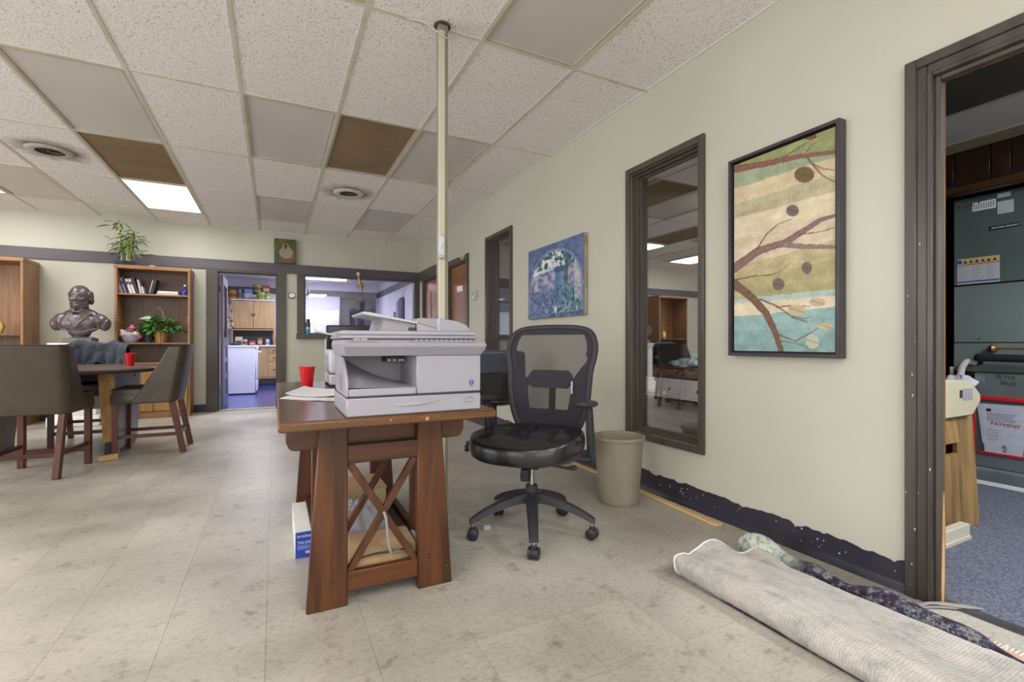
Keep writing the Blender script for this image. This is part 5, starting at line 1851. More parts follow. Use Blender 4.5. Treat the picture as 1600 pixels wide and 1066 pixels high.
random.seed(21)
t = thing('bamboo_plant', 'leafy green bamboo plant in a small dark tray on top of the bookcase', 'plant', (-1.715, 7.69, 1.965))
obj('tray', lathe(B(), [(0, 0), (.085, 0), (.10, .055), (.092, .055), (.088, .045), (0, .045)], n=4, sx=1.15), M['ceramic_dark'], t, smooth=False)
lm1 = leaf_mesh('bamboo_leaf', .115, .020, M['leaf_b'], .35)
lm2 = leaf_mesh('bamboo_leaf', .115, .022, M['leaf_a'], .45)
for k in range(5):
    bxx, byy = random.uniform(-.05, .05), random.uniform(-.03, .03)
    hgt = random.uniform(.34, .46) if k else .58
    tx, ty = bxx * 2 + random.uniform(-.04, .04), random.uniform(-.05, .03)
    pts = spline([(bxx, byy, .04), (bxx * 1.2, byy, hgt * .5), (tx, ty, hgt)], 5)
    st = obj('stalk', tube(B(), pts, [.012 - .006 * i / len(pts) for i in range(len(pts))], 8), M['stem'], t)
    for q in range(44):
        f = random.uniform(.38, 1.0)
        p = pts[min(len(pts) - 1, int(f * (len(pts) - 1)))]
        az = random.uniform(0, 6.28)
        tw = Vector((math.cos(az + 1.57), math.sin(az + 1.57), .15)) * random.uniform(.0, .22) * (1.25 - f)
        if (p + tw).y + .10 * math.cos(az) > .17: tw.y, az = -abs(tw.y), 3.14 - az
        put_leaf(random.choice((lm1, lm2)), p + tw, az, random.uniform(-.45, .55), random.uniform(-.5, .5), random.uniform(.6, 1.2), st)
single('small_dish', lathe(B(), [(0, 0), (.025, 0), (.034, .02), (.030, .02), (.02, .006), (0, .006)], -1.43, 7.70, 20, 1.965), M['white'], 'tiny white dish on top of the bookcase, right of the bamboo', 'dish')

t = thing('potted_pothos', 'bushy green plant with a silver leaf in a tan pot on the middle shelf', 'plant', (-1.335, 7.715, .978))
bm = B()
for k in range(12):
    a0, a1 = 2 * math.pi * k / 12, 2 * math.pi * (k + 1) / 12
    q = []
    for (r, z) in ((.062, 0), (.088, .165)):
        q.append([bm.verts.new((r * math.cos(a0 + .02), r * math.sin(a0 + .02), z)), bm.verts.new((r * math.cos(a1 - .02), r * math.sin(a1 - .02), z))])
    bm.faces.new((q[0][0], q[0][1], q[1][1], q[1][0]))
lathe(bm, [(0, .002), (.058, .002), (.083, .163), (.079, .165), (0, .14)], n=24)
pot = obj('pot', bm, M['terracotta'], t)
obj('pot_rim', lathe(B(), [(.082, .155), (.093, .155), (.093, .172), (.082, .172), (.082, .155)], n=28), M['terracotta'], pot)
lp1 = leaf_mesh('pothos_leaf', .085, .055, M['leaf_a'], .35, .25)
lp2 = leaf_mesh('pothos_leaf', .085, .055, mat('leaf_bright', '5f9a42', '4a8534', rough=.4), .3, .25)
lp3 = leaf_mesh('fern_leaf', .22, .020, M['leaf_a'], .5, .1)
for k in range(130):
    az = random.uniform(0, 6.28)
    rr = random.uniform(.01, .19)
    if math.sin(az) > .25: az = -az
    p = Vector((math.cos(az) * rr * 1.25, math.sin(az) * rr * .55 - .045, .17 + random.uniform(0, .16) * (1.25 - rr * 5.5) + random.uniform(-.05, .02) * (rr > .1)))
    put_leaf(random.choice((lp1, lp2)), p, az - 1.57 + random.uniform(-.5, .5), random.uniform(-.5, .6), random.uniform(-.6, .6), random.uniform(.7, 1.3), t)
for k in range(26):
    az = random.uniform(2.95, 5.3)
    put_leaf(lp3, (random.uniform(-.08, .02), random.uniform(-.05, .02), .18), az - 1.57, random.uniform(.0, .7), random.uniform(-.4, .4), random.uniform(.6, 1.15), t)
sl = leaf_mesh('silver_leaf', .16, .12, M['leaf_pale'], .35, .1)
o = put_leaf(sl, (-.10, -.07, .31), 1.2, .3, -.5, 1.0, t); o['label'] = 'large silver green leaf'
obj('curled_tendril', tube(B(), spline([(0, 0, .25), (.02, -.01, .36), (.0, -.01, .43), (-.05, 0, .46)], 6), .006, 6), M['leaf_b'], t)
t = thing('trailing_vine', 'small dark trailing plant hanging beside the tan pot on the middle shelf', 'plant', (-1.47, 7.70, .978))
obj('pot', lathe(B(), [(0, 0), (.035, 0), (.048, .08), (.042, .08), (0, .06)], n=18), M['ceramic_dark'], t)
ld_ = leaf_mesh('dark_leaf', .06, .035, mat('leaf_dark', '2f4a2c', '22381f', rough=.5), .5, .2)
for k in range(40):
    az = random.uniform(0, 6.28)
    put_leaf(ld_, (random.uniform(-.05, .05), random.uniform(-.055, .03), random.uniform(.03, .17)), az, random.uniform(-.7, .5), random.uniform(-.6, .6), random.uniform(.7, 1.2), t)

# basket of wool with a pink doll hat
t = thing('yarn_basket', 'bundle of pastel wool and cloth in a lilac bowl on the middle shelf', 'basket', (-1.655, 7.70, .978))
obj('bowl', lathe(B(), [(0, 0), (.055, 0), (.08, .03), (.10, .085), (.094, .087), (.07, .03), (0, .012)], n=28), mat('lilac_cloth', '9a96b8', 'b4a8c0', rough=.8, scale=20), t)
for k, (x, y, z, r, c) in enumerate(((-.07, -.03, .11, .042, 'cfc8b4'), (-.01, -.05, .10, .048, 'b8b0c4'), (.06, -.03, .11, .046, 'd8ccb0'), (.03, .02, .14, .045, 'b8889c'), (-.04, .02, .14, .04, 'e0d8d0'), (.095, -.02, .075, .035, 'c06a84'), (.0, -.02, .165, .04, 'd07a94'), (-.09, .0, .15, .026, 'e8e4dc'))):
    bm = ell(B(), (x, y, z), (r, r * .9, r * .75), seg=16, rings=10)
    for v in bm.verts:
        v.co += Vector((1, 1, 1)) * .006 * fbm(v.co.x * 40, v.co.y * 40, v.co.z * 40)
    obj('wool_ball', bm, mat('wool_%d' % k, c, rough=.95, scale=30, bump=.4, bscale=120), t)
obj('pink_hat', lathe(B(), [(0, .235), (.012, .23), (.03, .195), (.034, .19), (.06, .185), (.058, .18), (0, .18)], .01, -.01, 20), mat('pink_felt', 'c8788c', rough=.9), t)

# left bookcase contents
t = thing('paper_stack', 'stack of white paper lying low in the left bookcase', 'paper', (-2.84, 7.62, .905))
for k in range(3):
    obj('sheet_block', bx(B(), -.19 + .006 * k, .19 - .004 * k, -.10, .12, .012 * k, .012 * k + .011), M['paper'], t)
t = thing('gold_ornament', 'round gold ornament on the glass shelf of the left bookcase', 'ornament', (-2.90, 7.66, 1.06))
obj('ornament_disc', lathe(B(), [(0, .075), (.05, .07), (.075, .0), (.05, -.07), (0, -.075)], n=24, sy=.3, cz=.10), M['brass'], t)
obj('ornament_foot', lathe(B(), [(0, 0), (.035, 0), (.03, .012), (.01, .03), (0, .03)], n=16), M['brass'], t)
obj('ornament_neck', tube(B(), spline([(0, 0, .17), (.02, 0, .21), (-.01, 0, .25), (-.04, 0, .24)], 5), [.014] * 8 + [.012, .011, .01, .009, .008, .007, .006, .004], 8), M['brass'], t)

# ================================================================== BUST ON PEDESTAL
pd = thing('pedestal', 'white stepped plaster pedestal under the bronze bust', 'pedestal', (-2.09, 7.50, 0), world=True)
px, py = -2.09, 7.42
obj('pedestal_top', bx(B(), px - .235, px + .235, py - .19, py + .19, .94, .972, .008, 2), M['white'], pd)
obj('pedestal_neck', bx(B(), px - .19, px + .19, py - .155, py + .155, .90, .94, .01, 2), M['white'], pd)
obj('pedestal_shaft', bx(B(), px - .15, px + .15, py - .13, py + .13, .30, .90, .006), M['white'], pd)
for k, (w, z0, z1) in enumerate(((.175, .22, .30), (.205, .12, .22), (.24, 0, .12))):
    obj('pedestal_step', bx(B(), px - w, px + w, py - w * .85, py + w * .85, z0, z1, .012, 2), M['white'], pd)

bu = thing('bust', 'bronze coloured bust of a balding man in coat and bow tie on the white pedestal', 'sculpture', (px + .01, py, .972), R(-5))
bm = B()
# torso, shoulders
ell(bm, (0, .01, .235), (.20, .115, .125), seg=28, rings=18)
for s in (-1, 1):
    ell(bm, (s * .165, .015, .265), (.105, .085, .095), (0, s * 22, 0), seg=22, rings=14)
    ell(bm, (s * .235, .02, .225), (.055, .065, .080), (0, s * 10, 0), seg=18, rings=12)
    ell(bm, (s * .085, .015, .350), (.12, .070, .058), (0, s * 26, 0), seg=20, rings=12)
    ell(bm, (s * .08, -.05, .24), (.095, .06, .10), seg=20, rings=12)
ell(bm, (0, -.01, .155), (.12, .085, .085), seg=22, rings=14)
tube(bm, [(0, .025, .33), (0, .015, .42), (0, .005, .50)], [.085, .076, .076], 20)
# head: broad face with heavy jowls, high bald brow, hair at the sides and back; it sits low on the collar
hd = B()
ell(hd, (0, .010, .600), (.088, .104, .100), seg=32, rings=22)
ell(hd, (0, -.016, .560), (.082, .086, .095), seg=28, rings=20)
ell(hd, (0, -.022, .505), (.078, .076, .066), seg=26, rings=16)
ell(hd, (0, -.012, .468), (.080, .074, .040), seg=24, rings=14)
ell(hd, (0, -.090, .478), (.026, .010, .016))
tube(hd, [(0, -.098, .586), (0, -.108, .562), (0, -.118, .541), (0, -.106, .530)], [.008, .011, .016, .009], 10)
for s in (-1, 1):
    tube(hd, [(s * .012, -.100, .594), (s * .036, -.096, .600), (s * .062, -.074, .590)], [.006, .008, .004], 8)
    ell(hd, (s * .034, -.090, .574), (.014, .007, .006))
    ell(hd, (s * .044, -.078, .543), (.026, .018, .016))
    tube(hd, [(s * .022, -.104, .532), (s * .034, -.094, .512), (s * .038, -.088, .494)], [.004, .005, .003], 6)
    ell(hd, (s * .015, -.104, .534), (.009, .011, .008))
    ell(hd, (s * .092, .018, .563), (.011, .024, .034), (0, 0, s * -18))
    ell(hd, (s * .086, .045, .580), (.018, .042, .062))
    ell(hd, (s * .076, .068, .540), (.026, .030, .045))
    ell(hd, (s * .086, -.010, .598), (.009, .022, .030))
ell(hd, (0, -.096, .511), (.026, .008, .005))
ell(hd, (0, -.094, .501), (.022, .009, .006))
ell(hd, (0, .085, .570), (.065, .03, .07))
bmesh.ops.translate(hd, verts=hd.verts, vec=(0, -.012, -.035))
for v in hd.verts: v.co = Vector((v.co.x * 1.10, v.co.y * 1.06, .43 + (v.co.z - .43) * 1.12))
tm = bpy.data.meshes.new('head_tmp'); hd.to_mesh(tm); hd.free(); bm.from_mesh(tm); bpy.data.meshes.remove(tm)
# collar, lapels, bow tie, coat opening
for s in (-1, 1):
    bar(bm, (s * .052, -.062, .40), (s * .03, -.085, .36), .045, .03, up=(0, 1, 0))
    prism_pts = [(s * .05, .405), (s * .135, .345), (s * .10, .325), (s * .125, .30), (s * .008, .185), (s * .004, .24)]
    A = [bm.verts.new((x, -.070 - .30 * max(0, .36 - z) - .014 + .5 * abs(x) ** 1.6, z)) for x, z in prism_pts]
    D = [bm.verts.new((v.co.x, v.co.y + .06, v.co.z)) for v in A]
    bm.faces.new(A); bm.faces.new(D[::-1])
    for k in range(6):
        bm.faces.new((A[k], D[k], D[(k + 1) % 6], A[(k + 1) % 6]))
    ell(bm, (s * .022, -.098, .372), (.022, .012, .014), (0, s * 10, 0))
ell(bm, (0, -.103, .372), (.009, .010, .010))
for z in (.215, .18):
    ell(bm, (.012, -.112, z), (.008, .006, .008))
# smooth coat front, sleeve stumps, lower truncation and socle
ell(bm, (0, -.028, .245), (.165, .092, .125), seg=28, rings=18)
for s in (-1, 1):   # sleeve seam, coat edge and breast fold
    tube(bm, spline([(s * .185, -.062, .345), (s * .205, -.078, .29), (s * .195, -.07, .20)], 5), .005, 8)
    tube(bm, spline([(s * .05, -.100, .40), (s * .125, -.088, .352), (s * .10, -.112, .315), (s * .005, -.128, .205)], 6), .0065, 8)
tube(bm, spline([(.005, -.128, .205), (-.03, -.118, .16), (-.07, -.10, .125)], 5), .006, 8)
tube(bm, spline([(-.19, -.03, .182), (-.12, -.082, .150), (0, -.095, .122), (.12, -.082, .150), (.19, -.03, .182)], 5), .009, 8)
lathe(bm, [(0, .10), (.085, .105), (.065, .085), (.060, .075), (.075, .062), (0, .06)], 0, .005, 28, sx=1.25)
bx(bm, -.145, .145, -.095, .095, 0, .058, .006)
bx(bm, -.125, .125, -.08, .08, .05, .072, .006)
me0 = obj('figure', bm, M['bronze'], bu, ang=180)
md = me0.modifiers.new('merge', 'REMESH'); md.mode = 'VOXEL'; md.voxel_size = .0046; md.use_smooth_shade = True
md = me0.modifiers.new('soft', 'SMOOTH'); md.iterations = 1; md.factor = .5

# ================================================================== KITCHEN BEYOND
KY = 12.9
KX0, KX1, KZ = -1.9, 2.45, 2.5
structure('wall_kitchen_back', bx(B(), KX0, KX1, KY, KY + .1, 0, 2.6), M['wall_kitchen'])
structure('wall_kitchen_left', bx(B(), KX0 - .1, KX0, YB + TH, KY, 0, 2.6), M['wall_kitchen'])
structure('wall_kitchen_right', bx(B(), KX1, KX1 + .1, YB + TH, KY, 0, 2.6), M['wall_kitchen'])
structure('ceiling_kitchen', bx(B(), KX0 - .1, KX1 + .1, YB + TH, KY + .1, KZ, 2.62), M['ceil_kitchen'])
structure('floor_kitchen', bx(B(), KX0 - .1, KX1 + .1, YB + .055, KY + .1, -.1, -.0015), M['kfloor'])
structure('trim_3', bx(B(), KX0, KX1, KY - .02, KY, 2.16, 2.30), M['trim_band'])
structure('trim_4', bx(B(), KX1 - .02, KX1, YB + TH, KY - .02, 2.16, 2.30), M['trim_band'])
bw = structure('panelling_kitchen', bx(B(), 1.50, 2.40, KY - .03, KY - .002, .95, 2.15), M['slate_board'])
for z in (1.25, 1.55, 1.85):
    obj('board_joint', bx(B(), 1.52, 2.38, KY - .034, KY - .029, z, z + .012), M['trim_band'], bw)
kl = thing('ceiling_strip_light', 'lit fluorescent strip light on the kitchen ceiling, seen through the window', 'light', (.95, 11.85, KZ), world=True)
obj('housing', bx(B(), .30, 1.56, 11.70, 12.0, KZ - .03, KZ), M['white'], kl)
for y in (11.78, 11.92):
    obj('tube', cyl(B(), (.34, y, KZ - .045), (1.52, y, KZ - .045), .018, n=12), M['lens_on'], kl)

fr_ = thing('refrigerator', 'white two door refrigerator in the kitchen, seen through the window', 'refrigerator', (.93, 12.5, 0), world=True)
obj('cabinet', bx(B(), .46, 1.40, 12.28, 12.88, .03, 1.76, .01, 2), M['kwhite'], fr_)
for a, b, hx in ((.462, .842, .815), (.850, 1.398, .878)):
    d = obj('door', bx(B(), a, b, 12.20, 12.275, .06, 1.755, .012, 2), M['kwhite'], fr_)
    obj('handle', tube(B(), spline([(hx, 12.20, 1.02), (hx, 12.16, 1.05), (hx, 12.16, 1.30), (hx, 12.20, 1.33)], 4), .012, 8), M['white'], d)
obj('hinge_cap', bx(B(), 1.32, 1.39, 12.22, 12.27, 1.755, 1.775, .003), M['white'], fr_)
obj('kick_plate', bx(B(), .47, 1.39, 12.29, 12.30, 0, .06), M['black'], fr_)

sv = thing('stove', 'white enamel stove standing side on inside the kitchen doorway', 'stove', (-.52, 10.6, 0), world=True)
obj('side_body', bx(B(), -.775, -.325, 10.35, 11.0, .02, .895, .006), M['kwhite'], sv)
obj('cooktop', bx(B(), -.785, -.30, 10.34, 11.01, .895, .925, .006), M['white'], sv)
od = obj('oven_door', bx(B(), -.323, -.285, 10.36, 10.99, .29, .84, .006), M['kwhite'], sv)
obj('door_handle', tube(B(), spline([(-.285, 10.42, .80), (-.24, 10.42, .80), (-.24, 10.93, .80), (-.285, 10.93, .80)], 4), .012, 8), M['white'], od)
obj('drawer', bx(B(), -.323, -.287, 10.36, 10.99, .06, .275, .006), M['kwhite'], sv)
obj('control_strip', bx(B(), -.323, -.275, 10.36, 10.99, .845, .893, .004), M['white'], sv)
obj('plinth', bx(B(), -.76, -.34, 10.37, 10.98, 0, .03), M['black'], sv)
for k in range(4):
    obj('knob', cyl(B(), (-.275, 10.45 + .14 * k, .868), (-.25, 10.45 + .14 * k, .868), .018, n=12), M['black'], sv)
obj('oven_latch', lathe(B(), [(0, .012), (.016, .010), (.018, 0), (0, 0)], n=12), M['black'], sv)
for (x, y) in ((-.66, 10.5), (-.44, 10.5), (-.66, 10.85), (-.44, 10.85)):
    obj('burner', lathe(B(), [(.05, .926), (.085, .926), (.085, .936), (.05, .936), (.05, .926)], x, y, 20), M['black'], sv)
t = thing('frying_pan', 'black pan on the near corner of the white stove', 'pan', (-.66, 10.5, .937))
obj('pan_bowl', lathe(B(), [(0, 0), (.09, 0), (.11, .035), (.106, .036), (.087, .006), (0, .006)], n=24), M['black'], t)
obj('pan_handle', bar(B(), (.10, 0, .03), (.26, .02, .04), .022, .01, .002), M['black'], t)

hc = thing('kitchen_cupboard', 'pale maple kitchen dresser with two upper doors, behind the stove', 'cupboard', (-.43, 12.6, 0), world=True)
cx0, cx1, cy0 = -.875, .0, 12.55
for x in (cx0, cx1 - .025):
    obj('side_panel', bx(B(), x, x + .025, cy0, KY - .01, .93, 1.97, .002), M['maple'], hc)
obj('top_board', bx(B(), cx0 - .01, cx1 + .01, cy0 - .015, KY - .01, 1.955, 1.985, .004), M['white'], hc)
obj('back_panel', bx(B(), cx0, cx1, KY - .02, KY - .01, .93, 1.96), M['slate_board'], hc)
obj('upper_floor', bx(B(), cx0, cx1, cy0 + .005, KY - .02, 1.27, 1.30), M['maple'], hc)
for a, b, kx in ((cx0 + .02, -.44, -.46), (-.433, cx1 - .02, -.415)):
    d = obj('cupboard_door', bx(B(), a, b, cy0 - .014, cy0 + .004, 1.315, 1.945, .003), M['maple'], hc)
    obj('door_inset', bx(B(), a + .05, b - .05, cy0 - .017, cy0 - .012, 1.37, 1.89, .002), M['maple'], d)
    obj('door_knob', bx(B(), kx - .010, kx + .010, cy0 - .035, cy0 - .014, 1.60, 1.66, .003), M['ceramic_dark'], d)
obj('worktop', bx(B(), cx0 - .03, cx1 + .12, 12.25, KY - .01, .89, .925, .004), M['white'], hc)
obj('lower_body', bx(B(), cx0, cx1 + .10, 12.30, KY - .01, .16, .89, .003), M['maple'], hc)
for k, (z0, z1) in enumerate(((.74, .87), (.55, .72), (.20, .53))):
    d = obj('drawer', bx(B(), -.12, cx1 + .085, 12.283, 12.302, z0, z1, .004), M['maple'], hc)
    obj('drawer_pull', bx(B(), -.03, .03, 12.268, 12.284, (z0 + z1) / 2 - .008, (z0 + z1) / 2 + .008, .003), M['ceramic_dark'], d)
obj('door_panel', bx(B(), cx0 + .03, -.14, 12.285, 12.302, .20, .87, .004), M['maple'], hc)
for x in (cx0 + .05, cx1 + .05):
    for y in (12.34, 12.84):
        lg = obj('leg', bx(B(), x - .02, x + .02, y - .02, y + .02, .05, .16, .003), M['maple'], hc)
        obj('caster', cyl(B(), (x - .012, y, .026), (x + .012, y, .026), .026, n=12), M['black'], lg)
# tins and packets on the cupboard top
def tin(loc, r, h, c1, c2, label, box=False, lid=None):
    t = thing('tin' if not box else 'packet', label, 'tin' if not box else 'packet', loc, group='tins and packets in the kitchen')
    m = mat('label_' + c1, c1, rough=.45)
    if box:
        obj('carton', bx(B(), -r, r, -r * .5, r * .5, 0, h, .003), m, t)
        obj('carton_print', bx(B(), -r * .8, r * .8, -r * .5 - .002, -r * .5, h * .15, h * .55), mat('print_' + c2, c2, rough=.5), t)
    else:
        obj('tin_body', lathe(B(), [(0, 0), (r, 0), (r, h), (0, h)], n=20), m, t)
        obj('tin_label', lathe(B(), [(r * 1.01, h * .25), (r * 1.015, h * .27), (r * 1.015, h * .68), (r * 1.01, h * .7)], n=20), mat('print_' + c2, c2, rough=.5), t)
        obj('tin_lid', lathe(B(), [(0, h), (r * 1.03, h), (r * 1.03, h + .015), (0, h + .018)], n=20), mat('lid_' + (lid or c1), lid or c1, rough=.4), t)
ty = 12.72
for a in (((-.86, ty, 1.985), .085, .19, 'c49a2c', 'a8481c', 'yellow tin at the left end of the kitchen cupboard top'),
          ((-.72, ty, 1.985), .038, .22, '8d93ac', '5a6484', 'slim grey bottle shaped tin right of the yellow one on the cupboard'),
          ((-.28, ty, 1.985), .10, .17, 'b8bc5c', '8f9a3c', 'wide olive green tin, lower of the stack on the cupboard'),
          ((-.36, ty, 2.172), .085, .16, 'b0a458', '7a6a2c', 'olive tin stacked on the wide green tin')):
    tin(*a)
for a in (((-.54, ty, 1.985), .085, .25, '7b94d0', 'd8c89a', 'blue and cream packet standing in the middle of the cupboard top', True),
          ((-.42, ty - .10, 1.985), .05, .11, 'b0aac0', '5c5a78', 'small lilac packet in front of the green tin on the cupboard', True),
          ((-.17, ty, 2.172), .075, .17, 'b84838', 'd8c4a4', 'red and cream packet on top of the green tin', True),
          ((-.12, ty - .05, 1.985), .045, .17, 'a8b46c', 'c8d0a8', 'slim green packet at the right end of the cupboard top', True)):
    tin(*a)
for a in (((-.72, 12.42, .925), .07, .19, 'd8cfb8', '4a4a5a', 'cream packet on the dresser worktop behind the stove pan', True),
          ((-.45, 12.45, .925), .06, .10, 'b84450', 'd8b4b4', 'red packet in the middle of the dresser worktop', True),
          ((-.14, 12.40, .925), .035, .14, 'd0d4d8', '7a8aa0', 'white packet on the dresser worktop by the striped cloth', True)):
    tin(*a)
for a in (((-.60, 12.45, .925), .05, .12, 'c8b8a8', '9a3c3c', 'pale jar with a red label on the dresser worktop'),
          ((-.30, 12.45, .925), .05, .15, 'a87048', 'd8b488', 'brown jar on the dresser worktop, left of the white packet')):
    tin(*a)
bm = sheet(B(), lambda u, v: (-.06 + .17 * u + .04 * v, 12.62 + .03 * math.sin(u * 9) - .10 * v, 1.20 - .16 * u * 1.0 - .22 * v * (1 - .3 * u)), 16, 16)
o = single('striped_cloth', bm, mat('striped_towel', 'd4b0ac', 'b06a70', rough=.9, scale=9, stretch=(6, 1, 1)), 'pink striped cloth hanging over the dresser worktop', 'cloth', ang=80)
o.modifiers.new('thick', 'SOLIDIFY').thickness = .006
t = thing('hanging_apron', 'bundle of cream and red cloth hanging at the left of the kitchen dresser', 'cloth', (-.93, 12.52, 1.30))
obj('cloth_body', sheet(B(), lambda u, v: ((u - .5) * (.22 - .1 * v), .03 * math.sin(u * 12) + .02 * fbm(u * 4, v * 4), .55 * v), 18, 16), mat('cream_red_cloth', 'd8ccc0', '8d5450', rough=.9, scale=14, lo=.48, hi=.56), t, ang=80)
obj('cloth_hook', tube(B(), [(0, .0, .54), (0, .03, .58), (0, .06, .57)], .006, 6), M['brass'], t)
# things on the window sill / hanging in the window
t = thing('spray_can', 'blue and black spray can standing on the kitchen window sill', 'spray can', (.462, YB - .012, 1.115))
obj('can_body', lathe(B(), [(0, 0), (.030, 0), (.032, .004), (.032, .085), (.030, .09)], n=20), mat('can_blue', '2a6fb4', '3f8fc8', rough=.3), t)
obj('can_band', lathe(B(), [(.0323, .07), (.0325, .072), (.0325, .10), (.0323, .102)], n=20), mat('can_pale', 'a8c4a8', rough=.3), t)
obj('can_upper', lathe(B(), [(.032, .10), (.032, .165), (.026, .178), (0, .18)], n=20), M['ceramic_dark'], t)
obj('can_cap', lathe(B(), [(0, .178), (.024, .178), (.025, .215), (.02, .225), (0, .226)], n=18), M['black'], t)
t = thing('blue_bin', 'translucent blue plastic tub on the kitchen counter below the window', 'tub', (.60, 8.45, .85))
obj('tub_wall', bx(B(), -.14, .14, -.10, .10, 0, .30, .02, 2), mat('blue_tub', '7aa4d4', '6e98c8', rough=.4), t)
obj('tub_rim', bx(B(), -.15, .15, -.11, .11, .285, .30, .005), mat('blue_tub_rim', '8db2dc', rough=.4), t)
ct = thing('kitchen_counter', 'low kitchen counter below the inside of the window', 'counter', (1.2, 8.45, 0), world=True)
obj('worktop', bx(B(), .20, 2.40, 8.12, 8.75, .81, .85, .004), M['white'], ct)
obj('cabinet', bx(B(), .22, 2.38, 8.14, 8.70, .0, .81), M['maple'], ct)
t = thing('white_jug', 'small white kettle on the kitchen counter inside the window', 'kettle', (1.15, 8.50, .85))
obj('kettle_body', lathe(B(), [(0, 0), (.07, 0), (.08, .05), (.07, .15), (.05, .19), (0, .20)], n=24), M['white'], t)
obj('kettle_handle', tube(B(), spline([(.06, 0, .17), (.12, 0, .15), (.12, 0, .07), (.075, 0, .04)], 5), .010, 8), M['black'], t)
obj('kettle_lid', lathe(B(), [(0, .225), (.012, .222), (.014, .205), (.04, .198), (0, .195)], n=16), M['black'], t)
wc = thing('wind_chime', 'brass figure wind chime hanging at the top of the kitchen window', 'ornament', (1.20, YB - .045, 1.70), world=True)
xx, yy = 1.20, YB - .045
obj('chime_ball', ell(B(), (xx, yy, 2.075), (.032, .02, .03), seg=16, rings=10), M['cable_white'], wc)
obj('chime_cord', tube(B(), [(xx, yy, 2.05), (xx + .008, yy, 1.96)], .008, 6), M['brass'], wc)
bm = tube(B(), spline([(xx + .008, yy, 1.97), (xx + .03, yy, 1.92), (xx + .05, yy, 1.86), (xx + .06, yy, 1.80)], 5), [.012, .016, .020, .022, .026, .028, .030, .028, .026, .024, .022, .020, .016, .012, .010, .008], 10)
ell(bm, (xx + .02, yy, 1.985), (.018, .014, .02), seg=12, rings=8)
for q in ((.09, 1.93), (.10, 1.87), (-.03, 1.86)):
    tube(bm, [(xx + .035, yy, 1.91), (xx + q[0], yy, q[1])], [.009, .006], 6)
obj('chime_figure', bm, M['brass'], wc)
for dx in (.02, .085):
    obj('chime_string', tube(B(), [(xx + .05, yy, 1.80), (xx + dx, yy, 1.70)], .003, 5), M['black'], wc)
obj('chime_weight', ell(B(), (xx + .02, yy, 1.69), (.012, .012, .012), seg=10, rings=8), M['cable_white'], wc)
t = thing('wall_hanging', 'tall dark wall hanging on the right wall of the kitchen', 'wall hanging', (KX1, 10.2, 1.45), world=True)
obj('hanging_board', prism(B(), [(9.98, 1.40), (10.44, 1.40), (10.44, 1.88), (10.38, 1.95), (10.04, 1.95), (9.98, 1.88)], 'yz', KX1 - .03, KX1 - .004, .004), M['slate_board'], t)
obj('hanging_edge', bx(B(), KX1 - .032, KX1 - .006, 10.44, 10.60, 1.40, 1.90), mat('dusty_pink', '9a8a98', rough=.7), t)
t = thing('small_wall_plaque', 'narrow dark plaque on the kitchen wall left of the wall hanging', 'plaque', (KX1, 10.9, 1.55), world=True)
obj('plaque', bx(B(), KX1 - .02, KX1 - .003, 10.80, 10.95, 1.42, 1.68, .006), M['slate_board'], t)

# ================================================================== FURNACE CLOSET BEYOND THE RIGHT DOORWAY
CZ = 2.30
structure('floor_closet', bx(B(), XR + .062, 5.2, -1.6, 1.90, -.08, .006), M['carpet'])
structure('wall_closet_left', bx(B(), XR + TH, 5.2, 1.90, 1.98, 0, 2.75), M['walnut'])
structure('wall_closet_front', bx(B(), XR + TH, 5.2, -1.68, -1.6, 0, 2.75), M['walnut'])
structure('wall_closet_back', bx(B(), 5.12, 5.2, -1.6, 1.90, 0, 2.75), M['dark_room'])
cc = structure('ceiling_closet', bx(B(), XR + TH, 5.12, -1.6, 1.90, CZ + .03, CZ + .09), M['wall'])
tile_m = mat('stained_closet_tile', 'c9c2bc', 'bdb09a', rough=.9, scale=1.8, lo=.5, hi=.72, coord='World')
for y0 in (-1.6, -.38, .84):
    y1 = min(y0 + 1.21, 1.89)
    obj('light_lens', bx(B(), XR + .14, 3.52, y0 + .01, y1 - .01, CZ, CZ + .02), M['closet_dark'], cc)
    obj('ceiling_tile', bx(B(), 3.555, 4.05, y0 + .006, y1 - .006, CZ, CZ + .02), tile_m, cc)
    obj('ceiling_tile', bx(B(), 4.055, 4.27, y0 + .006, y1 - .006, CZ, CZ + .02), mat('yellowed_tile', 'aaa283', rough=.9), cc)
for x in (3.54, 4.052):
    obj('grid_runner', bx(B(), x - .012, x + .012, -1.6, 1.90, CZ - .006, CZ + .002), M['lens_frame'], cc)
obj('grid_runner', bx(B(), XR + .14, 4.27, .83, .855, CZ - .005, CZ + .002), M['lens_frame'], cc)
# walnut panelling above the furnace alcove, and its trim
wp = structure('wall_closet_header', bx(B(), 4.28, 4.33, -1.6, 1.90, 2.06, CZ + .03), M['walnut'])
random.seed(2)
y = -1.58
while y < 1.85:
    w = random.choice((.10, .19, .29))
    obj('panel_board', bx(B(), 4.268, 4.281, y, min(y + w, 1.895) - .006, 2.06, CZ - .004, .002), M['walnut'], wp)
    y += w
obj('header_trim', bx(B(), 4.245, 4.33, -1.6, 1.90, 2.005, 2.062, .006), M['walnut_y'], wp)

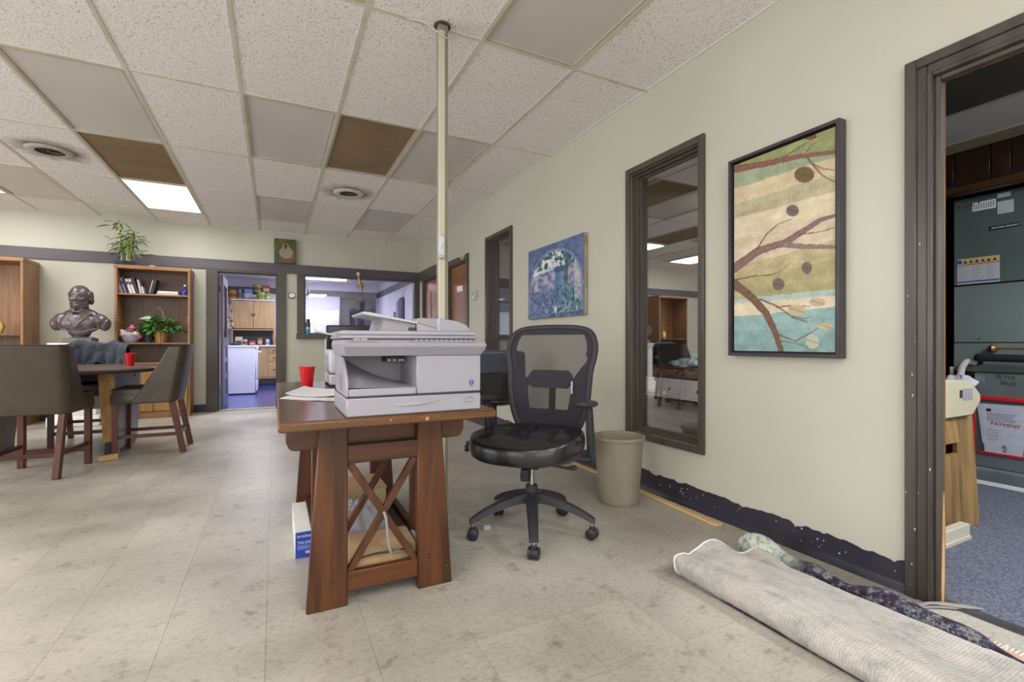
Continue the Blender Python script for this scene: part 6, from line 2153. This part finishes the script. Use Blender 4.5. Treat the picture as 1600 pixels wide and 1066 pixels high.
fn = thing('furnace', 'tall grey sheet metal furnace filling the alcove of the closet', 'furnace', (4.7, .75, 0), world=True)
FX = 4.40
fu = obj('upper_panel', bx(B(), FX, 5.0, -.25, 1.669, 1.384, 2.0, .004), M['furnace'], fn)
obj('lower_panel', bx(B(), FX, 5.0, -.25, 1.669, .975, 1.378, .004), M['furnace_low'], fn)
ml = obj('middle_panel', bx(B(), FX, 5.0, -.25, 1.669, .77, .972, .003), M['furnace_low'], fn)
obj('return_plenum', bx(B(), FX - .03, 5.0, -.25, 1.545, .12, .766, .004), M['steel'], fn)
pl = fn.children  # noqa
obj('side_lining', bx(B(), FX + .01, 4.9, 1.545, 1.66, .10, .766), M['insulation'], fn)
obj('base_curb', bx(B(), FX - .06, 5.0, -.25, 1.62, .02, .118, .02, 3), mat('grey_curb', '70777c', '5f666c', rough=.6), fn)
obj('base_strip', bx(B(), FX - .075, FX - .055, -.25, 1.60, .006, .03, .002), M['white'], fn)
for y in (1.56, .9, .2):
    for z in (1.41, 1.95, 1.0):
        obj('screw', cyl(B(), (FX - .003, y - .03, z), (FX, y - .03, z), .006, n=8), M['chrome'], fn)
# safety sheet with a row of warning triangles
st = obj('warning_sheet', bx(B(), FX - .003, FX - .0005, 1.424, 1.647, 1.389, 1.57), M['white_plastic'], fn)
obj('yellow_header', bx(B(), FX - .0036, FX - .003, 1.424, 1.620, 1.530, 1.568), M['yellow'], st)
obj('header_rule', bx(B(), FX - .0038, FX - .003, 1.424, 1.647, 1.523, 1.530), mat('red_rule', 'b05a48', rough=.5), st)
obj('blue_disc', cyl(B(), (FX - .0042, 1.633, 1.549), (FX - .003, 1.633, 1.549), .014, n=18), M['label_blue'], st)
for k in range(6):
    yc = 1.602 - .031 * k
    obj('warning_triangle', prism(B(), [(yc - .011, 1.537), (yc + .011, 1.537), (yc, 1.558)], 'yz', FX - .0044, FX - .0036), M['ink'], st)
obj('blue_rule', bx(B(), FX - .0036, FX - .003, 1.426, 1.645, 1.400, 1.410), M['label_blue'], st)
for c in range(3):
    for k in range(10):
        y1 = 1.640 - .073 * c
        obj('text_line', bx(B(), FX - .0036, FX - .003, y1 - .062 + .012 * ((k * 7 + c) % 3), y1, 1.513 - .0103 * k, 1.5165 - .0103 * k), M['ink_grey'], st)
lb = obj('rating_label', bx(B(), FX - .003, FX - .0005, 1.443, 1.565, 1.895, 1.955), M['paper'], fn)
for k in range(9):
    obj('label_cell', bx(B(), FX - .0036, FX - .003, 1.450 + .0125 * k, 1.457 + .0125 * k, 1.905, 1.945), M['ink_grey'], lb)
obj('foil_tape', bx(B(), FX - .004, FX - .0005, 1.355, 1.435, 1.845, 1.93), M['silver_tape'], fn)
obj('foil_tape', bx(B(), FX - .004, FX - .0005, 1.37, 1.435, 1.955, 1.985), M['silver_tape'], fn)
bg = obj('maker_badge', prism(B(), [(1.472, 1.742), (1.478, 1.769), (1.325, 1.772), (1.318, 1.745)], 'yz', FX - .006, FX, .001), M['ink'], fn)
text('badge_lettering', 'American Standard', .0175, M['white'], bg, facing(FX - .0065, 1.397, 1.757, '-x'), shear=.25)
for k in range(3):
    obj('marker_scrawl', tube(B(), spline([(FX - .001, 1.645 - .035 * k, 1.935), (FX - .001, 1.635 - .035 * k, 1.955), (FX - .001, 1.628 - .035 * k, 1.932), (FX - .001, 1.618 - .035 * k, 1.95)], 4), .003, 5), M['ink'], fu)
text('marker_note', 'FILTER', .034, M['ink'], fn, facing(FX - .0315, 1.385, .742, '-x') @ Matrix.Rotation(R(-4), 4, 'Z'), shear=-.1)
text('marker_note', '20x25', .034, M['ink'], fn, facing(FX - .0315, 1.372, .702, '-x') @ Matrix.Rotation(R(-6), 4, 'Z'), shear=-.1)
# insulated pipes and condensate hose belong to the furnace
obj('insulated_pipe', tube(B(), spline([(FX - .005, 1.51, .873), (FX - .06, 1.50, .873), (FX - .075, 1.46, .872), (FX - .075, 1.0, .866), (FX - .075, .3, .86)], 6), .026, 12), M['insulation'], fn)
obj('copper_line', tube(B(), spline([(FX - .005, 1.45, .935), (FX - .05, 1.44, .935), (FX - .055, 1.40, .935), (FX - .055, .9, .93), (FX - .055, .3, .925)], 6), [.026] * 9 + [.007] * 16, 10), mat('copper', '9a7450', rough=.4, metal=.6), fn)
obj('pipe_grommet', lathe(B(), [(0, 0), (.05, 0), (.05, .006), (0, .006)], n=18, sy=.5), M['black'], fn)
fn_g = [c for c in fn.children if c.name.startswith('pipe_grommet')][0]
for v in fn_g.data.vertices:
    p = v.co + Vector(BASE[fn.name])
    v.co = Vector((FX - .001 - p.z, 1.56 + p.x * 1.1, .835 + p.y)) - Vector(BASE[fn.name])
obj('condensate_hose', tube(B(), spline([(FX - .005, 1.55, .835), (FX - .05, 1.575, .84), (FX - .06, 1.60, .80), (FX - .06, 1.615, .72), (FX - .06, 1.65, .69), (FX - .06, 1.70, .71), (FX - .06, 1.78, .74)], 7), .021, 10), M['pvc'], fn)
obj('white_riser', cyl(B(), (FX - .02, 1.672, .30), (FX - .02, 1.672, .80), .012, n=12), M['pvc'], fn)

pc = thing('document_pouch', 'clear pouch with a red border holding papers, fixed to the furnace front', 'pouch', (FX - .035, 1.4, .4), world=True)
PX = FX - .032
a0, a1, b0, b1 = 1.20, 1.549, .215, .604
for b in ((a0, a1, b1 - .022, b1 + .004), (a0, a1, b0, b0 + .014), (a1 - .014, a1, b0 + .014, b1 - .022)):
    obj('red_border', bx(B(), PX - .012, PX, *b, .003), M['red_vinyl'], pc)
p1 = obj('paper_sheet', prism(B(), [(1.528, .555), (1.27, .56), (1.27, .26), (1.500, .285)], 'yz', PX - .004, PX - .003), M['paper'], pc)
p2_ = obj('paper_sheet', prism(B(), [(1.505, .552), (1.30, .545), (1.30, .22), (1.488, .225)], 'yz', PX - .0055, PX - .0045), M['paper'], pc)
text('red_heading', 'PAYMENT', .033, mat('red_ink', 'b8382c', rough=.5), p2_, facing(PX - .0062, 1.385, .422, '-x') @ Matrix.Rotation(R(-3), 4, 'Z'), shear=.15)
for k in range(5):
    obj('text_line', bx(B(), PX - .006, PX - .0055, 1.33 + .01 * (k % 3), 1.475, .49 - .012 * k, .495 - .012 * k), M['ink_grey'], p2_)
for k in range(5):
    obj('text_line', bx(B(), PX - .006, PX - .0055, 1.42, 1.478 - .006 * (k % 2), .38 - .016 * k, .384 - .016 * k), mat('orange_ink', 'c8a488', rough=.6) if k == 0 else MATS['orange_ink'], p2_)
obj('stamp_mark', bx(B(), PX - .006, PX - .0055, 1.455, 1.48, .505, .525), M['ink'], p2_)
text('side_letters', 'AIR', .034, M['ink'], p2_, facing(PX - .0062, 1.387, .262, '-x') @ Matrix.Rotation(R(90), 4, 'Z'))
obj('clear_front', bx(B(), PX - .0105, PX - .0095, a0, a1 - .01, b0 + .01, b1 - .01), M['clear_vinyl'], pc)

t = thing('cloth_rag', 'crumpled blue and white rag tucked beside the furnace hose', 'rag', (FX - .075, 1.60, .64))
bm = ell(B(), (0, 0, .05), (.05, .09, .055), seg=24, rings=16)
for v in bm.verts: v.co += v.co.normalized() * .03 * fbm(v.co.x * 22, v.co.y * 22, v.co.z * 22)
obj('rag_body', bm, mat('blue_white_rag', 'd0d0d8', '3a4680', rough=.9, scale=16, lo=.5, hi=.58), t)
obj('rag_tail', sheet(B(), lambda u, v: (-.05 + .01 * math.sin(u * 9), -.07 + .14 * u, .04 - .05 * v), 10, 6), mat('blue_rag', '38447c', rough=.9), t, ang=80)

pb = thing('plywood_board', 'brown plank board with a cut out hand hole leaning in the furnace closet', 'board', (3.0, 1.18, 0), world=True)
def plank(x0, x1, z1, y_=1.165, hole=None):
    bm = B()
    segs = [(0.008, z1)] if not hole else [(0.008, hole[0]), (hole[1], z1)]
    for z0, z2 in segs:
        pts = [(y_ + .022 * z0, z0), (y_ + .022 + .022 * z0, z0), (y_ + .022 + .05 * z2, z2), (y_ + .05 * z2, z2)]
        prism(bm, [(a, b) for a, b in pts], 'yz', x0 + .0008, x1 - .0008, .001)
    return bm
for x0, x1, h in ((2.60, 2.80, None), (2.80, 2.90, None), (2.90, 3.02, (.40, .46)), (3.02, 3.17, (.40, .46)), (3.17, 3.36, None)):
    obj('plank', plank(x0, x1, .585, hole=h), M['plywood'], pb)
bb_ = thing('storage_crate', 'dark crate hidden behind the leaning plank board', 'crate', (2.95, 1.42, 0), world=True)
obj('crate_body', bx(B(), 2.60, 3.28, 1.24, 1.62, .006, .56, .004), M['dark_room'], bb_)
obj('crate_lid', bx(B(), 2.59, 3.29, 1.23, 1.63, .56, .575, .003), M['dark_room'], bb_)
t = thing('beige_unit', 'beige metal housing with a small grille resting above the plank board', 'housing', (3.05, 1.30, .59), world=True)
hb = obj('housing', prism(B(), [(2.62, .592), (3.28, .592), (3.37, .66), (3.37, .70), (3.26, .775), (2.62, .80)], 'xz', 1.165, 1.42, .006), M['beige_metal'], t)
for k in range(4):
    obj('grille_bar', bx(B(), 3.17 + .028 * k, 3.188 + .028 * k, 1.1625, 1.1655, .675, .735), M['ink_grey'], hb)
obj('grille_bar', bx(B(), 3.135, 3.16, 1.1625, 1.1655, .69, .73), M['ink'], hb)
t = thing('skirting_offcut', 'short cream skirting offcut at the foot of the plank board', 'wood block', (2.95, 1.12, .006))
obj('offcut', bx(B(), -.33, .12, -.02, .02, 0, .075, .004), M['cream'], t)
obj('offcut_bead', bx(B(), -.33, .12, -.026, -.018, 0, .02, .002), M['cream'], t)

# dark room behind the two right-hand windows and the far doors
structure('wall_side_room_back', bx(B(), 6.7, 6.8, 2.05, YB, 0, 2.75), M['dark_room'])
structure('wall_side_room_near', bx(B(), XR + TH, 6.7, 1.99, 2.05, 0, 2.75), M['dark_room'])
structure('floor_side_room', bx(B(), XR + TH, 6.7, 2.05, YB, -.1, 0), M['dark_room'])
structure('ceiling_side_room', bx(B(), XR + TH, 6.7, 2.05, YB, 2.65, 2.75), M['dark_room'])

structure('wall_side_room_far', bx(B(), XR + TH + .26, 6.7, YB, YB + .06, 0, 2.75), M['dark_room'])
# low white daybed seen through the large dark pane
bn = thing('daybed', 'low white daybed with flowered mattress, seen through the large dark window pane', 'bed', (6.3, 6.1, 0), world=True)
obj('bed_box', bx(B(), 6.05, 6.66, 5.0, 7.3, .03, .37, .004), M['white'], bn)
obj('bed_plinth', bx(B(), 6.09, 6.64, 5.05, 7.25, 0, .03), M['black'], bn)
obj('mattress', bx(B(), 6.03, 6.67, 5.0, 7.3, .372, .54, .03, 3), M['floral'], bn)
obj('mattress_border', bx(B(), 6.025, 6.67, 4.995, 7.305, .535, .565, .01), M['walnut_y'], bn)
for y in (5.5, 6.1, 6.7):
    obj('drawer_knob', ell(B(), (6.04, y, .20), (.016, .016, .016), seg=10, rings=8), M['black'], bn)
    obj('drawer_seam', bx(B(), 6.048, 6.052, y + .29, y + .294, .05, .36), M['ink_grey'], bn)
bm = ell(B(), (6.30, 5.75, .60), (.20, .62, .12), seg=44, rings=26)
for v in bm.verts:
    d = v.co - Vector((6.30, 5.75, .60))
    v.co += d.normalized() * .07 * fbm(v.co.x * 7, v.co.y * 7, v.co.z * 7)
    v.co.z = max(v.co.z, .566)
single('towel_bundle', bm, mat('teal_pattern_cloth', '2f8a94', 'c8d4d4', rough=.9, scale=9, lo=.42, hi=.6), 'rumpled teal and white bedding on the daybed behind the large dark pane', 'bedding', ang=80)
